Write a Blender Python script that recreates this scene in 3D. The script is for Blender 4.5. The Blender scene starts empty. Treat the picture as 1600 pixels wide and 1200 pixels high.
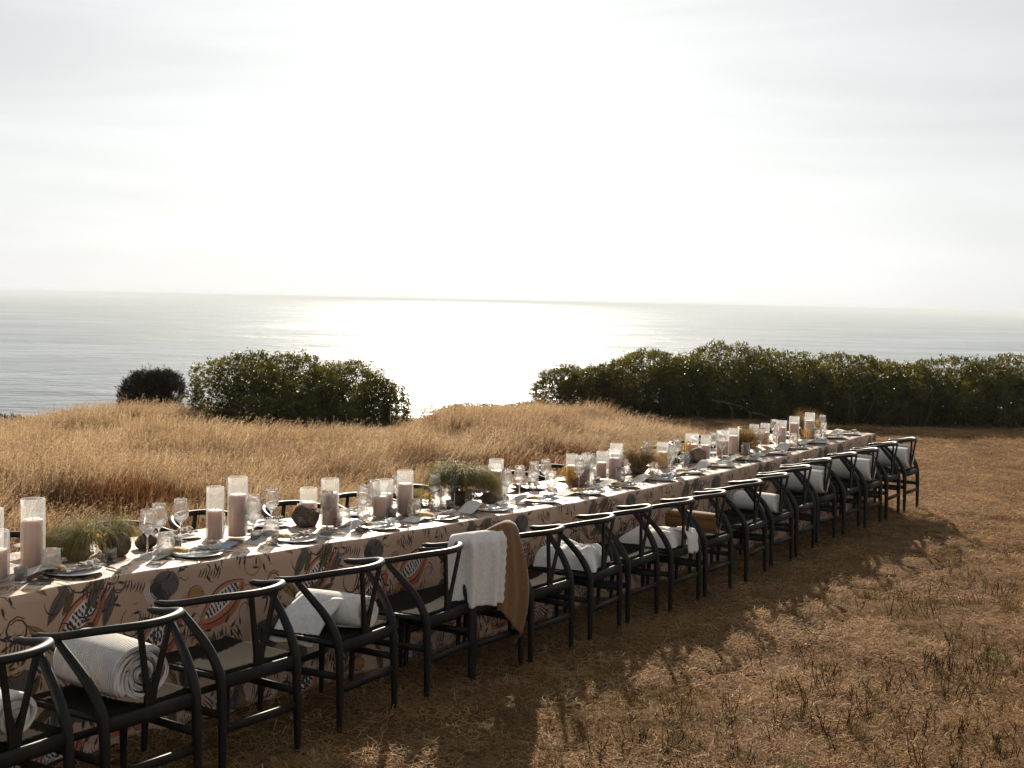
import bpy, bmesh, math, random
import numpy as np
from mathutils import Vector, Matrix

random.seed(7)
RNG = np.random.default_rng(7)
R = math.radians
scene = bpy.context.scene
C = scene.collection

# ------------------------------------------------------------------ camera
F_PX, CAM_H = 2100.0, 1.972
PITCH = math.atan(130.0 / F_PX)
ROLL = R(1.217)
cam_d = bpy.data.cameras.new('camera')
cam_d.sensor_width = 36.0
cam_d.lens = F_PX / 1600.0 * 36.0
cam_d.clip_start = 0.05
cam_d.clip_end = 500000.0
cam = bpy.data.objects.new('camera', cam_d)
C.objects.link(cam)
cam.matrix_world = (Matrix.Translation((0, 0, CAM_H)) @ Matrix.Rotation(R(90) - PITCH, 4, 'X')
                    @ Matrix.Rotation(ROLL, 4, 'Z'))
scene.camera = cam

# ------------------------------------------------------------------ sun, sky, exposure
SUN_EL, SUN_AZ = R(22.0), R(-2.0)          # azimuth measured from +Y, positive to the right
sun_dir = Vector((math.sin(SUN_AZ) * math.cos(SUN_EL), math.cos(SUN_AZ) * math.cos(SUN_EL), math.sin(SUN_EL)))
sun_d = bpy.data.lights.new('sun', 'SUN')
sun_d.energy = 5.0
sun_d.angle = R(0.55)
sun_d.color = (1.0, 0.87, 0.70)
sun = bpy.data.objects.new('sun', sun_d)
C.objects.link(sun)
sun.rotation_euler = (-sun_dir).to_track_quat('-Z', 'Y').to_euler()

world = bpy.data.worlds.new('World')
scene.world = world
world.use_nodes = True
wn, wl = world.node_tree.nodes, world.node_tree.links
wn.clear()
w_out = wn.new('ShaderNodeOutputWorld')
w_bg = wn.new('ShaderNodeBackground')
w_sky = wn.new('ShaderNodeTexSky')
w_sky.sky_type = 'NISHITA'
w_sky.sun_disc = False
w_sky.sun_elevation = SUN_EL
w_sky.sun_rotation = SUN_AZ
w_sky.altitude = 30
w_sky.air_density = 1.0
w_sky.dust_density = 1.0
w_sky.ozone_density = 1.0
SKY_STRENGTH = 0.10
VEIL = 1.74
w_bg.inputs['Strength'].default_value = SKY_STRENGTH
w_tc = wn.new('ShaderNodeTexCoord')
# thin high cloud veil over the whole dome: it evens out and whitens the clear sky, with faint streaks
w_bw = wn.new('ShaderNodeRGBToBW')
wl.new(w_sky.outputs['Color'], w_bw.inputs['Color'])
w_pow = wn.new('ShaderNodeMath'); w_pow.operation = 'POWER'; w_pow.inputs[1].default_value = 0.36
wl.new(w_bw.outputs['Val'], w_pow.inputs[0])
w_map = wn.new('ShaderNodeMapping')
w_map.inputs['Rotation'].default_value = (0, R(9), R(25))
w_map.inputs['Scale'].default_value = (1.1, 1.4, 10.0)
w_noi = wn.new('ShaderNodeTexNoise')
w_noi.inputs['Scale'].default_value = 2.0
w_noi.inputs['Detail'].default_value = 6
w_noi.inputs['Roughness'].default_value = 0.5
w_noi.inputs['Distortion'].default_value = 0.8
wl.new(w_tc.outputs['Generated'], w_map.inputs['Vector'])
wl.new(w_map.outputs['Vector'], w_noi.inputs['Vector'])
w_ramp = wn.new('ShaderNodeMapRange')
w_ramp.inputs['From Min'].default_value = 0.32; w_ramp.inputs['From Max'].default_value = 0.68
w_ramp.inputs['To Min'].default_value = 0.91; w_ramp.inputs['To Max'].default_value = 1.05
wl.new(w_noi.outputs['Fac'], w_ramp.inputs['Value'])
w_mul = wn.new('ShaderNodeMath'); w_mul.operation = 'MULTIPLY'
wl.new(w_pow.outputs[0], w_mul.inputs[0]); wl.new(w_ramp.outputs['Result'], w_mul.inputs[1])
w_veil = wn.new('ShaderNodeMixRGB'); w_veil.blend_type = 'MULTIPLY'; w_veil.inputs['Fac'].default_value = 1.0
w_veil.inputs['Color2'].default_value = (VEIL * 0.965, VEIL * 1.0, VEIL * 1.01, 1)
wl.new(w_mul.outputs[0], w_veil.inputs['Color1'])
w_mix = wn.new('ShaderNodeMixRGB'); w_mix.inputs['Fac'].default_value = 0.97
wl.new(w_sky.outputs['Color'], w_mix.inputs['Color1']); wl.new(w_veil.outputs['Color'], w_mix.inputs['Color2'])
# low marine layer hugging the horizon
w_sep = wn.new('ShaderNodeSeparateXYZ')
wl.new(w_tc.outputs['Generated'], w_sep.inputs['Vector'])
w_n2 = wn.new('ShaderNodeTexNoise')
w_n2.inputs['Scale'].default_value = 1.6
w_n2.inputs['Detail'].default_value = 3
w_sc = wn.new('ShaderNodeMath'); w_sc.operation = 'MULTIPLY_ADD'
w_sc.inputs[1].default_value = 0.030
wl.new(w_tc.outputs['Generated'], w_n2.inputs['Vector'])
wl.new(w_n2.outputs['Fac'], w_sc.inputs[0])
w_neg = wn.new('ShaderNodeMath'); w_neg.operation = 'MULTIPLY'; w_neg.inputs[1].default_value = -1.0
wl.new(w_sep.outputs['Z'], w_neg.inputs[0])
wl.new(w_neg.outputs[0], w_sc.inputs[2])
w_band = wn.new('ShaderNodeMapRange')
w_band.inputs['From Min'].default_value = -0.022
w_band.inputs['From Max'].default_value = -0.012
w_band.inputs['To Min'].default_value = 0.0
w_band.inputs['To Max'].default_value = 0.35
wl.new(w_sc.outputs[0], w_band.inputs['Value'])
w_mix2 = wn.new('ShaderNodeMixRGB')
w_mix2.inputs['Color2'].default_value = (4.7, 4.7, 4.65, 1)
wl.new(w_band.outputs['Result'], w_mix2.inputs['Fac'])
wl.new(w_mix.outputs['Color'], w_mix2.inputs['Color1'])
wl.new(w_mix2.outputs['Color'], w_bg.inputs['Color'])
wl.new(w_bg.outputs['Background'], w_out.inputs['Surface'])

vs = scene.view_settings
vs.view_transform = 'Standard'
vs.look = 'None'
vs.exposure = 0.9
vs.gamma = 1.0
vs.use_curve_mapping = False
scene.render.engine = 'CYCLES'
cy = scene.cycles
cy.use_denoising = True
try:
    cy.denoiser = 'OPENIMAGEDENOISE'
except Exception:
    pass
cy.max_bounces = 10
cy.transparent_max_bounces = 24
cy.transmission_bounces = 8
cy.sample_clamp_indirect = 6.0
cy.caustics_reflective = False
cy.caustics_refractive = False

# ------------------------------------------------------------------ layout: a frame along the table
ANG = R(32.394)
ORG = np.array([-1.707, 5.817])
UU = np.array([math.sin(ANG), math.cos(ANG)])      # along the table, away from the camera
NN = np.array([math.cos(ANG), -math.sin(ANG)])     # out of the near long side
HEAD = -ANG                                        # z rotation that turns local +x into NN... see place()
S0, S1 = -2.6, 10.42                               # table ends
TW = 0.80                                          # table width
TZ = 0.74                                          # table height


def gs(s):
    s = np.asarray(s, float)
    return -0.093 * np.sin(np.pi * np.clip(s / 10.0, 0, 1)) - 0.012 * np.clip(s, -4, 14)


def edge(s):
    return 0.010 * max(0.0, s)


def P(s, o, z=0.0):
    """point from table coordinates: s along, o outward from the near edge, z above the ground there"""
    q = ORG + s * UU + o * NN
    return Vector((q[0], q[1], float(gs(s)) + z))


def SO(x, y):
    d0, d1 = x - ORG[0], y - ORG[1]
    return d0 * UU[0] + d1 * UU[1], d0 * NN[0] + d1 * NN[1]


def vnoise(x, y, seed=0):
    """cheap smooth 2-D noise for arrays, about -1..1"""
    r = np.random.default_rng(seed)
    v = 0
    for k in range(6):
        a = r.uniform(0, 2 * np.pi)
        fr = r.uniform(0.6, 1.5)
        v = v + np.sin((x * np.cos(a) + y * np.sin(a)) * fr * 2 * np.pi + r.uniform(0, 6.28)
                       + 1.3 * np.sin((x * np.sin(a) - y * np.cos(a)) * fr * 3.1 + r.uniform(0, 6.28)))
    return v / 3.2


def ground_z(x, y):
    x = np.asarray(x, float); y = np.asarray(y, float)
    s, o = SO(x, y)
    z = gs(s)
    z = z + 0.012 * vnoise(x * 0.9, y * 0.9, 3) + 0.03 * vnoise(x * 0.13, y * 0.13, 4) * np.clip((y - 12) / 8, 0, 1)
    rel = np.clip((o - 0.95) / 0.6, 0, 1) + np.clip((-1.5 - o) / 0.5, 0, 1)
    z = z + np.clip(rel, 0, 1) * (0.020 * vnoise(x * 1.3, y * 1.3, 8) + 0.012 * vnoise(x * 3.1, y * 3.1, 9)) * np.clip((30 - y) / 8, 0, 1)
    # the land falls away towards the shore
    t = np.clip(y - (20.0 + np.clip((x - 0.2) * 2.4, 0, 8.0)), 0, None)
    z = z - 0.074 * t
    z = z - 0.075 * np.clip(-x - 2.8, 0, 9) * np.clip((y - 12) / 6, 0, 1)
    z = z + 0.10 * vnoise(x * 0.06, y * 0.06, 5) * np.clip((y - 22) / 10, 0, 1)
    cl = 52 + 4 * vnoise(x * 0.02, x * 0 + 0.3, 6)
    z = z - np.clip(y - cl, 0, 14) * 2.2
    return z


# ------------------------------------------------------------------ helpers
def smooth(me, flag=True):
    me.polygons.foreach_set('use_smooth', [flag] * len(me.polygons))
    return me


def mesh_np(name, verts, faces, mat=None, smooth_=True):
    me = bpy.data.meshes.new(name)
    me.from_pydata([tuple(v) for v in verts], [], [tuple(int(i) for i in f) for f in faces])
    if mat is not None:
        me.materials.append(mat)
    if smooth_:
        smooth(me)
    me.update()
    return me


def mesh_fast(name, V, Fq, mat, smooth_=False, uniform=4):
    """large mesh from arrays, all faces with the same number of corners"""
    V = np.asarray(V, np.float32); Fq = np.asarray(Fq, np.int32)
    me = bpy.data.meshes.new(name)
    me.vertices.add(len(V)); me.vertices.foreach_set('co', V.ravel())
    nf = len(Fq); k = Fq.shape[1]
    me.loops.add(nf * k); me.loops.foreach_set('vertex_index', Fq.ravel())
    me.polygons.add(nf)
    me.polygons.foreach_set('loop_start', np.arange(0, nf * k, k, dtype=np.int32))
    me.polygons.foreach_set('loop_total', np.full(nf, k, np.int32))
    if smooth_:
        me.polygons.foreach_set('use_smooth', np.ones(nf, bool))
    me.update(calc_edges=True)
    me.validate()
    if mat is not None:
        me.materials.append(mat)
    return me


def new_obj(name, me, parent=None, loc=None, rot=None):
    o = bpy.data.objects.new(name, me)
    C.objects.link(o)
    if parent is not None:
        o.parent = parent
    if loc is not None:
        o.location = loc
    if rot is not None:
        o.rotation_euler = rot
    return o


def tag(o, label=None, cat=None, group=None, kind=None):
    if label: o['label'] = label
    if cat: o['category'] = cat
    if group: o['group'] = group
    if kind: o['kind'] = kind
    return o


def empty(name, loc, rot=(0, 0, 0), scale=None):
    o = bpy.data.objects.new(name, None)
    o.empty_display_size = 0.1
    C.objects.link(o)
    o.location = loc; o.rotation_euler = rot
    if scale: o.scale = scale
    return o


class MB:
    """collects shapes into one mesh"""
    def __init__(self):
        self.v, self.f = [], []

    def add(self, V, Fs):
        b = len(self.v)
        self.v.extend([tuple(p) for p in V])
        self.f.extend([tuple(i + b for i in q) for q in Fs])
        return self

    def box(self, c, size, rot=None):
        hx, hy, hz = size[0] / 2, size[1] / 2, size[2] / 2
        pts = [Vector((x, y, z)) for x in (-hx, hx) for y in (-hy, hy) for z in (-hz, hz)]
        if rot is not None:
            pts = [rot @ p for p in pts]
        pts = [p + Vector(c) for p in pts]
        return self.add(pts, [(0, 1, 3, 2), (4, 6, 7, 5), (0, 4, 5, 1), (2, 3, 7, 6), (0, 2, 6, 4), (1, 5, 7, 3)])

    def beam(self, a, b, w, h, up=(0, 0, 1)):
        a, b = Vector(a), Vector(b)
        t = (b - a).normalized()
        sd = t.cross(Vector(up)).normalized()
        u2 = sd.cross(t).normalized()
        pts = []
        for p in (a, b):
            for sx, sz in ((-1, -1), (1, -1), (1, 1), (-1, 1)):
                pts.append(p + sd * (sx * w / 2) + u2 * (sz * h / 2))
        return self.add(pts, [(0, 1, 2, 3), (7, 6, 5, 4), (0, 4, 5, 1), (1, 5, 6, 2), (2, 6, 7, 3), (3, 7, 4, 0)])

    def sweep(self, path, rad, n=10, up=(0, 0, 1), cap=True):
        """path: points, rad: list of radius or (side, up) radii"""
        path = [Vector(p) for p in path]
        base = len(self.v)
        m = len(path)
        for i, p in enumerate(path):
            t = (path[min(i + 1, m - 1)] - path[max(i - 1, 0)]).normalized()
            sd = t.cross(Vector(up))
            if sd.length < 1e-4: sd = t.cross(Vector((0, 1, 0)))
            sd.normalize(); u2 = sd.cross(t).normalized()
            r = rad if (isinstance(rad, tuple) or not hasattr(rad, '__len__')) else rad[i]
            ra, rb = (r if hasattr(r, '__len__') else (r, r))
            for k in range(n):
                a = 2 * math.pi * k / n
                self.v.append(tuple(p + sd * (math.cos(a) * ra) + u2 * (math.sin(a) * rb)))
        for i in range(m - 1):
            for k in range(n):
                a, b = base + i * n + k, base + i * n + (k + 1) % n
                self.f.append((a, b, b + n, a + n))
        if cap:
            self.f.append(tuple(base + k for k in reversed(range(n))))
            self.f.append(tuple(base + (m - 1) * n + k for k in range(n)))
        return self

    def lathe(self, prof, n=24, cap0=False, cap1=False):
        base = len(self.v)
        for r, z in prof:
            for k in range(n):
                a = 2 * math.pi * k / n
                self.v.append((r * math.cos(a), r * math.sin(a), z))
        for i in range(len(prof) - 1):
            for k in range(n):
                a, b = base + i * n + k, base + i * n + (k + 1) % n
                self.f.append((a, b, b + n, a + n))
        if cap0: self.f.append(tuple(base + k for k in reversed(range(n))))
        if cap1: self.f.append(tuple(base + (len(prof) - 1) * n + k for k in range(n)))
        return self

    def grid(self, fn, nu, nv):
        base = len(self.v)
        for j in range(nv + 1):
            for i in range(nu + 1):
                self.v.append(tuple(fn(i / nu, j / nv)))
        for j in range(nv):
            for i in range(nu):
                a = base + j * (nu + 1) + i
                self.f.append((a, a + 1, a + nu + 2, a + nu + 1))
        return self

    def mesh(self, name, mat, smooth_=True):
        return mesh_np(name, self.v, self.f, mat, smooth_)


def catmull(pts, k=6):
    pts = [Vector(p) for p in pts]
    out = []
    n = len(pts)
    for i in range(n - 1):
        p0, p1, p2, p3 = pts[max(i - 1, 0)], pts[i], pts[i + 1], pts[min(i + 2, n - 1)]
        for j in range(k):
            t = j / k
            out.append(0.5 * ((2 * p1) + (p2 - p0) * t + (2 * p0 - 5 * p1 + 4 * p2 - p3) * t * t
                              + (3 * p1 - p0 - 3 * p2 + p3) * t ** 3))
    out.append(pts[-1])
    return out


def lerp_list(vals, k):
    out = []
    for a, b in zip(vals[:-1], vals[1:]):
        for j in range(k):
            out.append(a + (b - a) * j / k)
    out.append(vals[-1])
    return out


# ------------------------------------------------------------------ materials
def mat_new(name):
    m = bpy.data.materials.new(name)
    m.use_nodes = True
    nt = m.node_tree
    for n in list(nt.nodes):
        nt.nodes.remove(n)
    out = nt.nodes.new('ShaderNodeOutputMaterial')
    return m, nt, out


def N(nt, kind, **kw):
    n = nt.nodes.new(kind)
    for k, v in kw.items():
        setattr(n, k, v)
    return n


def noise_col(nt, c1, c2, scale, detail=4, lo=0.35, hi=0.65, coord='Object', stretch=None, rough=0.6):
    tc = N(nt, 'ShaderNodeTexCoord')
    nz = N(nt, 'ShaderNodeTexNoise')
    nz.inputs['Scale'].default_value = scale
    nz.inputs['Detail'].default_value = detail
    nz.inputs['Roughness'].default_value = rough
    src = tc.outputs[coord]
    if stretch:
        mp = N(nt, 'ShaderNodeMapping'); mp.inputs['Scale'].default_value = stretch
        nt.links.new(src, mp.inputs['Vector']); src = mp.outputs['Vector']
    nt.links.new(src, nz.inputs['Vector'])
    rp = N(nt, 'ShaderNodeValToRGB')
    rp.color_ramp.elements[0].position = lo; rp.color_ramp.elements[0].color = (*c1, 1)
    rp.color_ramp.elements[1].position = hi; rp.color_ramp.elements[1].color = (*c2, 1)
    nt.links.new(nz.outputs['Fac'], rp.inputs['Fac'])
    return rp.outputs['Color'], nz.outputs['Fac']


def bump(nt, height, strength, dist):
    b = N(nt, 'ShaderNodeBump')
    b.inputs['Strength'].default_value = strength
    b.inputs['Distance'].default_value = dist
    nt.links.new(height, b.inputs['Height'])
    return b.outputs['Normal']


def simple(name, c1, c2, scale=20, rough=0.6, bump_s=0.0, bump_d=0.002, spec=0.5, detail=4, coat=0.0,
           stretch=None, sss=0.0, sheen=0.0, bscale=None):
    m, nt, out = mat_new(name)
    p = N(nt, 'ShaderNodeBsdfPrincipled')
    col, fac = noise_col(nt, c1, c2, scale, detail, stretch=stretch)
    nt.links.new(col, p.inputs['Base Color'])
    p.inputs['Roughness'].default_value = rough
    p.inputs['Specular IOR Level'].default_value = spec
    p.inputs['Coat Weight'].default_value = coat
    if sheen: p.inputs['Sheen Weight'].default_value = sheen
    if sss:
        p.inputs['Subsurface Weight'].default_value = sss
        p.inputs['Subsurface Radius'].default_value = (1.0, 0.72, 0.60)
        p.inputs['Subsurface Scale'].default_value = 0.06
    if bump_s:
        h = fac
        if bscale:
            _, h = noise_col(nt, c1, c2, bscale, 3, stretch=stretch)
        nt.links.new(bump(nt, h, bump_s, bump_d), p.inputs['Normal'])
    nt.links.new(p.outputs['BSDF'], out.inputs['Surface'])
    return m


def leafy(name, c1, c2, scale, trans=0.45, rough=0.5, spec=0.4, tint=(1.0, 1.0, 1.0), rand=None):
    """thin plant matter: part of the light goes through"""
    m, nt, out = mat_new(name)
    p = N(nt, 'ShaderNodeBsdfPrincipled')
    col, fac = noise_col(nt, c1, c2, scale, 3)
    if rand:
        oi = N(nt, 'ShaderNodeObjectInfo')
        hs = N(nt, 'ShaderNodeMixRGB'); hs.blend_type = 'MULTIPLY'; hs.inputs['Fac'].default_value = 1.0
        rr = N(nt, 'ShaderNodeValToRGB')
        rr.color_ramp.elements[0].color = (*rand[0], 1); rr.color_ramp.elements[1].color = (*rand[1], 1)
        nt.links.new(oi.outputs['Random'], rr.inputs['Fac'])
        nt.links.new(col, hs.inputs['Color1']); nt.links.new(rr.outputs['Color'], hs.inputs['Color2'])
        col = hs.outputs['Color']
    nt.links.new(col, p.inputs['Base Color'])
    p.inputs['Roughness'].default_value = rough
    p.inputs['Specular IOR Level'].default_value = spec
    t = N(nt, 'ShaderNodeBsdfTranslucent')
    tm = N(nt, 'ShaderNodeMixRGB'); tm.blend_type = 'MULTIPLY'; tm.inputs['Fac'].default_value = 1.0
    tm.inputs['Color2'].default_value = (*tint, 1)
    nt.links.new(col, tm.inputs['Color1'])
    nt.links.new(tm.outputs['Color'], t.inputs['Color'])
    mx = N(nt, 'ShaderNodeMixShader'); mx.inputs['Fac'].default_value = trans
    nt.links.new(p.outputs['BSDF'], mx.inputs[1]); nt.links.new(t.outputs['BSDF'], mx.inputs[2])
    nt.links.new(mx.outputs['Shader'], out.inputs['Surface'])
    return m


def thin_glass(name, glare_white=0.04, tint=(0.97, 0.98, 0.98)):
    """thin clear wall: sees straight through, mirrors and brightens towards its edges"""
    m, nt, out = mat_new(name)
    tr = N(nt, 'ShaderNodeBsdfTransparent'); tr.inputs['Color'].default_value = (*tint, 1)
    gl = N(nt, 'ShaderNodeBsdfGlossy'); gl.inputs['Roughness'].default_value = 0.04
    lw = N(nt, 'ShaderNodeLayerWeight'); lw.inputs['Blend'].default_value = 0.5
    pw = N(nt, 'ShaderNodeMath'); pw.operation = 'POWER'; pw.inputs[1].default_value = 3.0
    nt.links.new(lw.outputs['Facing'], pw.inputs[0])
    ma = N(nt, 'ShaderNodeMath'); ma.operation = 'MULTIPLY_ADD'; ma.inputs[1].default_value = 0.55; ma.inputs[2].default_value = 0.045
    nt.links.new(pw.outputs[0], ma.inputs[0])
    mx = N(nt, 'ShaderNodeMixShader')
    nt.links.new(ma.outputs[0], mx.inputs['Fac'])
    nt.links.new(tr.outputs['BSDF'], mx.inputs[1]); nt.links.new(gl.outputs['BSDF'], mx.inputs[2])
    di = N(nt, 'ShaderNodeBsdfTranslucent'); di.inputs['Color'].default_value = (0.92, 0.92, 0.92, 1)  # white mixed into the clear wall to imitate sky glare and bright refracting edges
    mb_ = N(nt, 'ShaderNodeMath'); mb_.operation = 'MULTIPLY_ADD'; mb_.inputs[1].default_value = 0.75; mb_.inputs[2].default_value = glare_white
    nt.links.new(pw.outputs[0], mb_.inputs[0])
    m2 = N(nt, 'ShaderNodeMixShader')
    nt.links.new(mb_.outputs[0], m2.inputs['Fac'])
    nt.links.new(mx.outputs['Shader'], m2.inputs[1]); nt.links.new(di.outputs['BSDF'], m2.inputs[2])
    nt.links.new(m2.outputs['Shader'], out.inputs['Surface'])
    return m


M = {}
M['chair'] = simple('black_lacquered_wood', (0.007, 0.0062, 0.0055), (0.013, 0.0115, 0.010), 30, rough=0.50, spec=0.28,
                    bump_s=0.12, bump_d=0.001, stretch=(1, 1, 0.2))
M['cord'] = simple('dark_paper_cord', (0.009, 0.007, 0.005), (0.024, 0.018, 0.013), 60, rough=0.95, spec=0.03,
                   bump_s=0.8, bump_d=0.003, stretch=(9, 1, 1))
def real_glass(name):
    m, nt, out = mat_new(name)
    gl = N(nt, 'ShaderNodeBsdfGlass'); gl.inputs['IOR'].default_value = 1.45; gl.inputs['Roughness'].default_value = 0.0
    gl.inputs['Color'].default_value = (0.99, 0.99, 0.99, 1)
    tr = N(nt, 'ShaderNodeBsdfTransparent'); tr.inputs['Color'].default_value = (0.98, 0.98, 0.98, 1)
    mx = N(nt, 'ShaderNodeMixShader'); mx.inputs['Fac'].default_value = 0.68
    nt.links.new(tr.outputs['BSDF'], mx.inputs[1]); nt.links.new(gl.outputs['BSDF'], mx.inputs[2])
    di = N(nt, 'ShaderNodeBsdfTranslucent'); di.inputs['Color'].default_value = (0.92, 0.92, 0.92, 1)
    m2 = N(nt, 'ShaderNodeMixShader'); m2.inputs['Fac'].default_value = 0.03
    nt.links.new(mx.outputs['Shader'], m2.inputs[1]); nt.links.new(di.outputs['BSDF'], m2.inputs[2])
    nt.links.new(m2.outputs['Shader'], out.inputs['Surface'])
    return m


M['glass'] = real_glass('clear_glass')
M['hurricane'] = thin_glass('hurricane_glass', 0.055)
M['wax'] = simple('blush_taupe_wax', (0.64, 0.475, 0.385), (0.70, 0.53, 0.44), 14, rough=0.55, spec=0.3, sss=1.0)
M['white_wax'] = simple('white_wax', (0.80, 0.78, 0.72), (0.86, 0.84, 0.80), 20, rough=0.5, sss=0.5)
M['wick'] = simple('charred_wick', (0.02, 0.015, 0.01), (0.05, 0.04, 0.03), 50, rough=0.9)
M['plate'] = simple('pale_blue_grey_ceramic', (0.58, 0.60, 0.62), (0.66, 0.67, 0.68), 9, rough=0.28, spec=0.5)
M['plate_white'] = simple('white_ceramic', (0.68, 0.67, 0.65), (0.76, 0.75, 0.73), 9, rough=0.25, spec=0.5)
M['steel'] = simple('brushed_steel', (0.45, 0.43, 0.40), (0.6, 0.58, 0.55), 40, rough=0.25)
M['steel'].node_tree.nodes['Principled BSDF'].inputs['Metallic'].default_value = 1.0
M['bread'] = simple('golden_flatbread', (0.50, 0.26, 0.07), (0.72, 0.47, 0.18), 38, rough=0.8, bump_s=0.6, bump_d=0.004)
M['rock'] = simple('rough_brown_stone', (0.055, 0.036, 0.024), (0.19, 0.135, 0.095), 14, rough=0.9, bump_s=1.0, bump_d=0.012, detail=8)
M['rock_pink'] = simple('pinkish_rough_stone', (0.13, 0.085, 0.065), (0.27, 0.185, 0.145), 16, rough=0.9, bump_s=0.9, bump_d=0.008, detail=8)
M['rock_grey'] = simple('grey_rough_stone', (0.10, 0.09, 0.085), (0.22, 0.20, 0.19), 16, rough=0.9, bump_s=0.9, bump_d=0.008, detail=8)
M['tuft'] = leafy('soft_green_gold_grass', (0.12, 0.125, 0.040), (0.27, 0.22, 0.085), 9, 0.4, 0.6, 0.12)
M['tuft_gold'] = leafy('golden_fine_grass', (0.20, 0.125, 0.040), (0.40, 0.26, 0.09), 9, 0.4, 0.6, 0.12)
M['flower'] = leafy('yellow_dried_flower', (0.50, 0.30, 0.04), (0.70, 0.48, 0.10), 40, 0.4, 0.7)
M['towel'] = simple('cream_white_cotton', (0.66, 0.62, 0.58), (0.78, 0.74, 0.70), 45, rough=0.95, spec=0.1, bump_s=0.35, bump_d=0.004, sheen=0.3)
M['mustard'] = simple('mustard_brown_wool', (0.145, 0.066, 0.019), (0.20, 0.098, 0.030), 60, rough=0.9, spec=0.15, bump_s=0.3, bump_d=0.002, sheen=0.3)
M['hidden_wood'] = simple('plain_table_wood', (0.20, 0.13, 0.08), (0.30, 0.20, 0.12), 12, rough=0.7, stretch=(1, 8, 1))


def ribbed(name, c1, c2, freq):
    m, nt, out = mat_new(name)
    p = N(nt, 'ShaderNodeBsdfPrincipled')
    tc = N(nt, 'ShaderNodeTexCoord')
    wv = N(nt, 'ShaderNodeTexWave'); wv.bands_direction = 'Y'; wv.inputs['Scale'].default_value = freq
    wv.inputs['Distortion'].default_value = 0.4; wv.inputs['Detail'].default_value = 1
    nt.links.new(tc.outputs['Object'], wv.inputs['Vector'])
    col, fac = noise_col(nt, c1, c2, 30)
    nt.links.new(col, p.inputs['Base Color'])
    nt.links.new(bump(nt, wv.outputs['Fac'], 0.9, 0.006), p.inputs['Normal'])
    p.inputs['Roughness'].default_value = 0.95
    p.inputs['Specular IOR Level'].default_value = 0.1
    nt.links.new(p.outputs['BSDF'], out.inputs['Surface'])
    return m


M['towel_rib'] = ribbed('ribbed_white_cotton', (0.64, 0.60, 0.57), (0.76, 0.72, 0.69), 24.0)


def striped(name, ca, cb, scale):
    m, nt, out = mat_new(name)
    p = N(nt, 'ShaderNodeBsdfPrincipled')
    tc = N(nt, 'ShaderNodeTexCoord')
    wv = N(nt, 'ShaderNodeTexWave'); wv.bands_direction = 'X'; wv.inputs['Scale'].default_value = scale
    nt.links.new(tc.outputs['Object'], wv.inputs['Vector'])
    rp = N(nt, 'ShaderNodeValToRGB'); rp.color_ramp.interpolation = 'CONSTANT'
    rp.color_ramp.elements[0].color = (*ca, 1); rp.color_ramp.elements[1].color = (*cb, 1)
    rp.color_ramp.elements[1].position = 0.55
    nt.links.new(wv.outputs['Fac'], rp.inputs['Fac'])
    nt.links.new(rp.outputs['Color'], p.inputs['Base Color'])
    p.inputs['Roughness'].default_value = 0.9
    p.inputs['Specular IOR Level'].default_value = 0.1
    nt.links.new(p.outputs['BSDF'], out.inputs['Surface'])
    return m


M['napkin_navy'] = striped('navy_striped_linen', (0.75, 0.72, 0.70), (0.05, 0.07, 0.13), 22)
M['napkin_grey'] = simple('taupe_linen', (0.40, 0.35, 0.315), (0.50, 0.445, 0.40), 60, rough=0.95, spec=0.1, bump_s=0.3)
M['napkin_white'] = simple('white_linen', (0.70, 0.68, 0.65), (0.78, 0.76, 0.73), 60, rough=0.95, spec=0.1, bump_s=0.3)
M['paper'] = simple('speckled_seed_paper', (0.52, 0.49, 0.44), (0.72, 0.69, 0.64), 90, rough=0.9, spec=0.15, detail=6)
M['card_blue'] = simple('pale_blue_card', (0.28, 0.38, 0.55), (0.34, 0.44, 0.60), 10, rough=0.8, spec=0.2)

# ------------------------------------------------------------------ the setting: ground, sea
def ground_material():
    m, nt, out = mat_new('dry_ground')
    p = N(nt, 'ShaderNodeBsdfPrincipled')
    c1, f1 = noise_col(nt, (0.075, 0.040, 0.019), (0.26, 0.160, 0.082), 2.2, 8, 0.36, 0.66, coord='Object', rough=0.7)
    c2, f2 = noise_col(nt, (0.044, 0.023, 0.011), (0.29, 0.178, 0.090), 34, 6, 0.38, 0.62, coord='Object', rough=0.75)
    mx = N(nt, 'ShaderNodeMixRGB'); mx.inputs['Fac'].default_value = 0.55
    nt.links.new(c1, mx.inputs['Color1']); nt.links.new(c2, mx.inputs['Color2'])
    nt.links.new(mx.outputs['Color'], p.inputs['Base Color'])
    p.inputs['Roughness'].default_value = 1.0
    p.inputs['Specular IOR Level'].default_value = 0.03
    nt.links.new(bump(nt, f2, 1.0, 0.02), p.inputs['Normal'])
    nt.links.new(p.outputs['BSDF'], out.inputs['Surface'])
    return m


def nonuni(lo, hi, c0, c1, fine, grow):
    """coordinates with fine steps between c0 and c1 and growing steps outside"""
    mid = list(np.arange(c0, c1 + 1e-6, fine))
    a, st = [], fine
    x = c0
    while x > lo:
        st *= grow; x -= st; a.append(x)
    b, st = [], fine
    x = c1
    while x < hi:
        st *= grow; x += st; b.append(x)
    return np.array(a[::-1] + mid + b)


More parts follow.
